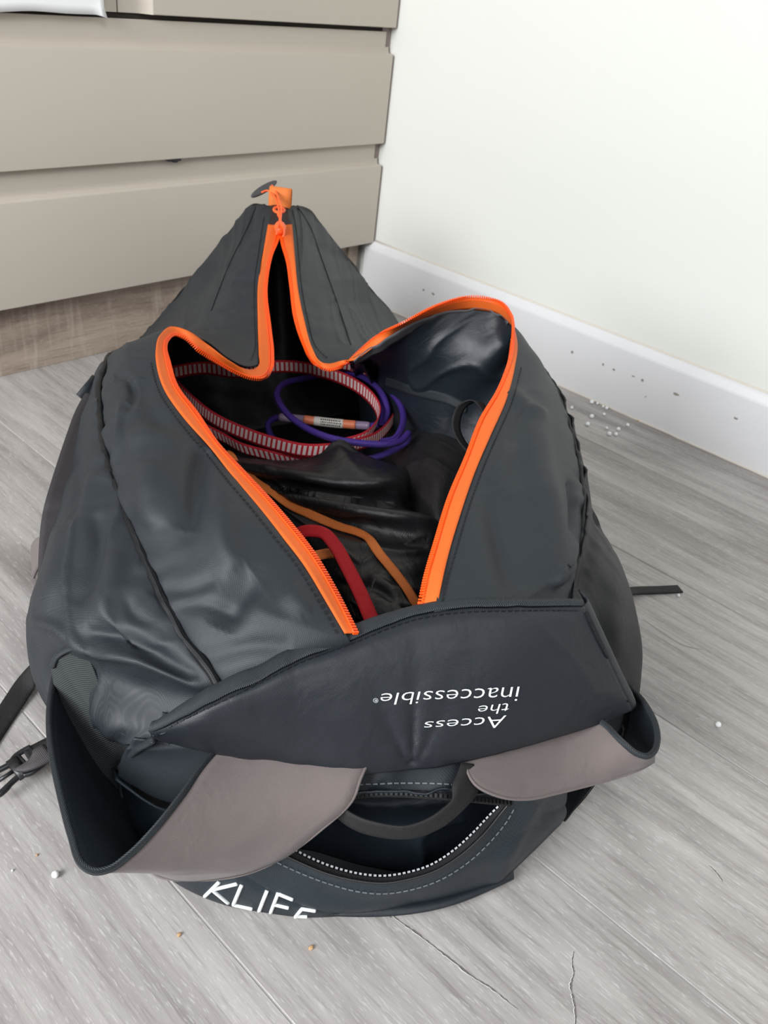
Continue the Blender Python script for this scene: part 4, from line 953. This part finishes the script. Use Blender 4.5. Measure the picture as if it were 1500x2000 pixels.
c = spl(PX([(545,815,.1425),(580,818,.144),(620,823,.146),(680,829,.148),(722,832,.150)]), 40); V, F, U = tube(c, [0.0058] + [0.0068]*38 + [0.0058], 14); sv = link('clear_sleeve', mesh('clear_sleeve', V, F, U), 'sleeve plastic', crd)
c = spl(PX([(594,819.5,.1462),(640,825,.148),(694,830,.150)]), 24); V, F, U = tube(c, 0.0071, 14); link('orange_band', mesh('b', V, F, U), 'orange band', sv)
lc = spl(PX([(614,822,.1472),(642,825.3,.1482),(670,828,.149)]), 20); V, F, U = tube(lc, 0.0075, 16); lb = link('care_label', mesh('care_label', V, F, U), 'label cloth', sv)
LBm = [lb.data]
parts = []
rr = random.Random(5)
for r_, (y0, y1) in enumerate([(818, 824), (822.5, 828.5), (827, 833)]):
    x = 626.0
    while x < 664:
        wd_ = rr.choice([1.6, 2.4, 3.0]); yy = y0 + (x-614)*0.11
        P, N = drape(LBm, [(x, yy-1.4), (x, yy+1.0), (x+wd_, yy+1.0), (x+wd_, yy-1.4)], 0.0004)
        if all(p is not None for p in P): parts.append((P, [(0, 1, 2, 3)], None))
        x += wd_ + 1.3
if parts: o = obj('label_print', parts, 'black print', lb); o['kind'] = 'stuff'

tarp = thing('rope_tarp', 'crumpled black rope tarp edged with orange webbing lying in the bag', 'tarp', tuple(W(700, 1000, .1)))
TR = [[(380,860,.10),(470,888,.12),(560,900,.13),(620,905,.14),(700,905,.14),(760,905,.12),(820,920,.10),(880,930,.08)],
      [(420,880,.15),(500,912,.165),(570,915,.175),(625,892,.192),(660,862,.212),(700,884,.205),(745,908,.19),(782,932,.175),(800,958,.12)],
      [(440,895,.165),(520,926,.180),(600,935,.197),(660,938,.203),(720,945,.205),(770,944,.198),(784,958,.175),(800,985,.12)],
      [(460,912,.160),(540,950,.168),(620,968,.176),(690,975,.178),(740,982,.176),(772,990,.170),(795,992,.14),(815,1000,.12)],
      [(480,930,.160),(560,968,.175),(630,985,.192),(690,994,.204),(750,1004,.208),(800,1012,.205),(842,1020,.197),(856,1045,.13)],
      [(500,950,.155),(575,990,.168),(640,1010,.180),(700,1022,.190),(760,1034,.193),(810,1048,.190),(846,1062,.182),(858,1080,.12)],
      [(530,985,.150),(600,1020,.168),(660,1040,.184),(715,1060,.192),(765,1080,.194),(810,1100,.188),(846,1110,.170),(856,1120,.12)],
      [(560,1030,.140),(625,1060,.165),(670,1080,.182),(720,1105,.190),(765,1130,.192),(805,1160,.188),(838,1180,.170),(850,1190,.12)],
      [(600,1080,.130),(650,1120,.160),(690,1150,.178),(730,1180,.186),(770,1205,.188),(805,1225,.182),(835,1240,.16),(850,1250,.12)],
      [(640,1150,.130),(680,1190,.160),(715,1220,.172),(750,1250,.178),(785,1270,.178),(815,1280,.17),(840,1290,.15),(850,1300,.12)]]
A = patch([PX(r) for r in TR], 150, 130)
A = wrinkle(A, 0.0034, 13, 0.0, 50, '', 21, ang=1.25)
TM = []
A = dent(A, [([(470, 905), (560, 925), (680, 945), (778, 940)], 11, 7), ([(520, 942), (640, 968), (770, 985)], 14, -6), ([(560, 962), (680, 993), (780, 1010), (842, 1021)], 12, 7), ([(620, 1018), (740, 1045), (840, 1060)], 15, -9), ([(640, 880), (664, 866), (690, 885), (700, 900)], 7, -4), ([(700, 1060), (760, 1080), (830, 1078)], 9, 5), ([(660, 1140), (740, 1150), (800, 1200)], 9, -5), ([(720, 1120), (770, 1160), (790, 1220)], 8, 4)])
cloth('tarp_cloth', A, 'black ripstop', tarp, 0.0012, register=TM)
def on_cloth(px, reg, off):
    P, N = drape(reg, px, off); ok = [(p, n) for p, n in zip(P, N) if p is not None]; return np.array([p for p, n in ok]), np.array([n for p, n in ok])
oc = [(438,886),(454,896),(470,918),(500,940),(535,958),(572,986),(610,1008),(640,1022),(672,1036),(704,1044),(728,1066),(750,1096),(772,1124),(796,1158),(812,1190),(828,1225)]
c = spl(np.array([(x, y, 0) for x, y in oc], float), 50); P, N = on_cloth([(q[0], q[1]) for q in c], TM, 0.004)
def lay(name, P, N, hw, mat, parent):
    P = spl(P[::2], 120); N = spl(N[::2], 120)
    for _ in range(14): N[1:-1] = (N[:-2] + N[1:-1] + N[2:])/3; P[1:-1] = (P[:-2] + P[1:-1]*2 + P[2:])/4
    N = N*0.45 + np.array([-.25, -.35, .6]); T = np.gradient(P, axis=0); s = np.cross(T, N); s /= np.linalg.norm(s, axis=1, keepdims=True)
    return cloth(name, np.stack([P + s*hw*k for k in np.linspace(-1, 1, 5)], 1), mat, parent, 0.0016)
lay('orange_edging', P, N, 0.0056, 'orange webbing', tarp)
P = PX([(560,1052,.175),(576,1043,.190),(602,1036,.200),(630,1040,.204),(654,1064,.206),(678,1106,.207),(704,1158,.207),(722,1200,.205),(742,1244,.20),(760,1285,.19)])
strip('red_strap', P, 0.0080, 'red webbing', tarp, nrm=(-.25, -.35, .8), thick=0.002)
strip('orange_tab', PX([(596,1092,.172),(622,1084,.176),(650,1080,.178),(676,1082,.178)]), 0.0062, 'orange webbing', tarp, nrm=(-.2, -.5, .8), thick=0.002)
# soft pouch lying against the right wall
pou = thing('cloth_pouch', 'soft brown black cloth pouch lying in the bag beside the black tarp', 'pouch', tuple(W(840, 950, .06)))
PR = [[(735,850,.10),(790,835,.13),(850,838,.15),(905,850,.14),(950,860,.10)],
      [(745,890,.13),(800,870,.165),(850,862,.180),(900,872,.175),(945,885,.13)],
      [(770,940,.13),(815,915,.170),(850,905,.186),(890,915,.180),(930,930,.13)],
      [(790,1000,.12),(830,970,.165),(855,965,.180),(885,975,.172),(915,985,.12)],
      [(810,1060,.10),(840,1050,.14),(858,1050,.15),(880,1050,.14),(900,1050,.10)]]
A = patch([PX(r) for r in PR], 80, 80); A = wrinkle(A, 0.005, 12, 0, 50, '', 23, ang=1.0)
cloth('pouch_cloth', A, 'brown black cloth', pou, 0.0012)
PR2 = [np.array([r[0] - (0, 0, .09)*np.array(1.), r[2] - (0, 0, .13)*np.array(1.), r[-1] - (0, 0, .09)*np.array(1.)]) for r in [PX(q) for q in PR]]
cloth('pouch_base', patch(PR2, 20, 20), 'brown black cloth', pou, 0.0012)

# ================================================================== SMALL THINGS ON THE FLOOR
def bead(px, py, r, label, group=None):
    c = W(px, py, r*0.9); V = []; F = []; m_, n_ = 8, 12
    rb = random.Random(int(px*7+py))
    for i in range(m_+1):
        th = math.pi*i/m_
        for j in range(n_):
            ph = 2*math.pi*j/n_; q = r*(1 + 0.05*math.sin(3*ph+rb.random())*math.sin(th)); V.append((q*math.sin(th)*math.cos(ph), q*math.sin(th)*math.sin(ph), r*math.cos(th)*0.96))
    F = [(i*n_+j, (i+1)*n_+j, (i+1)*n_+(j+1) % n_, i*n_+(j+1) % n_) for i in range(m_) for j in range(n_)]
    me = mesh('foam_bead', V, F); o = link('foam_bead', me, 'foam white', None, (c[0], c[1], r*0.96)); tag(o, label, 'bead', group)
GB = 'foam beads by the skirting board'
LBL = 'tiny white foam bead in the loose scatter on the floor against the skirting board'
for px, py, r in [(1156,785,4.0),(1167,788,2.5),(1178,794,2.5),(1185,797,3.2),(1117,796,2.8),(1156,813,4.0),(1180,809,2.8),(1148,828,4.0),(1185,836,2.6),(1190,847,4.0),(1203,848,3.6),(1208,838,3.6),(1226,830,3.2)]:
    bead(px, py, r*0.00118, LBL, GB)
bead(108, 1708, 0.0036, 'white foam bead on the floor beside the big left strap loop')
bead(1403, 1415, 0.0038, 'lone white foam bead on open floor right of the duffel bag')
bead(1325, 1163, 0.0026, 'white foam bead at the tip of the thin black strap on the right')
bead(24, 1700, 0.0011, 'speck-sized white foam bead at the left edge of the floor')
def crumb(px, py, r, label, mat='crumb tan'):
    rb = random.Random(int(px)); c = W(px, py, 0); V = []; n_ = 8
    for i, (zz, q) in enumerate([(0, .7), (.4, 1.0), (.9, .9), (1.3, .45)]):
        for j in range(n_): a_ = 2*math.pi*j/n_; s_ = r*q*(0.75+0.5*rb.random()); V.append((s_*math.cos(a_)*1.2, s_*math.sin(a_), r*zz))
    F = [(i*n_+j, i*n_+(j+1) % n_, (i+1)*n_+(j+1) % n_, (i+1)*n_+j) for i in range(3) for j in range(n_)] + [tuple(range(n_))[::-1], tuple(range(3*n_, 4*n_))]
    o = link('crumb', mesh('crumb', V, F), mat, None, (c[0], c[1], 0.0002), smooth=False); tag(o, label, 'crumb')
crumb(350, 1827, 0.0018, 'tiny orange tan crumb on the floor in front of the printed letters')
crumb(607, 1852, 0.0022, 'tan and grey crumb on the floor below the open front pocket', 'crumb tan')
crumb(72, 1671, 0.0012, 'small tan crumb near the white bead by the left strap loop')
crumb(1245, 823, 0.0020, 'tiny tan crumb against the skirting board beyond the foam beads')
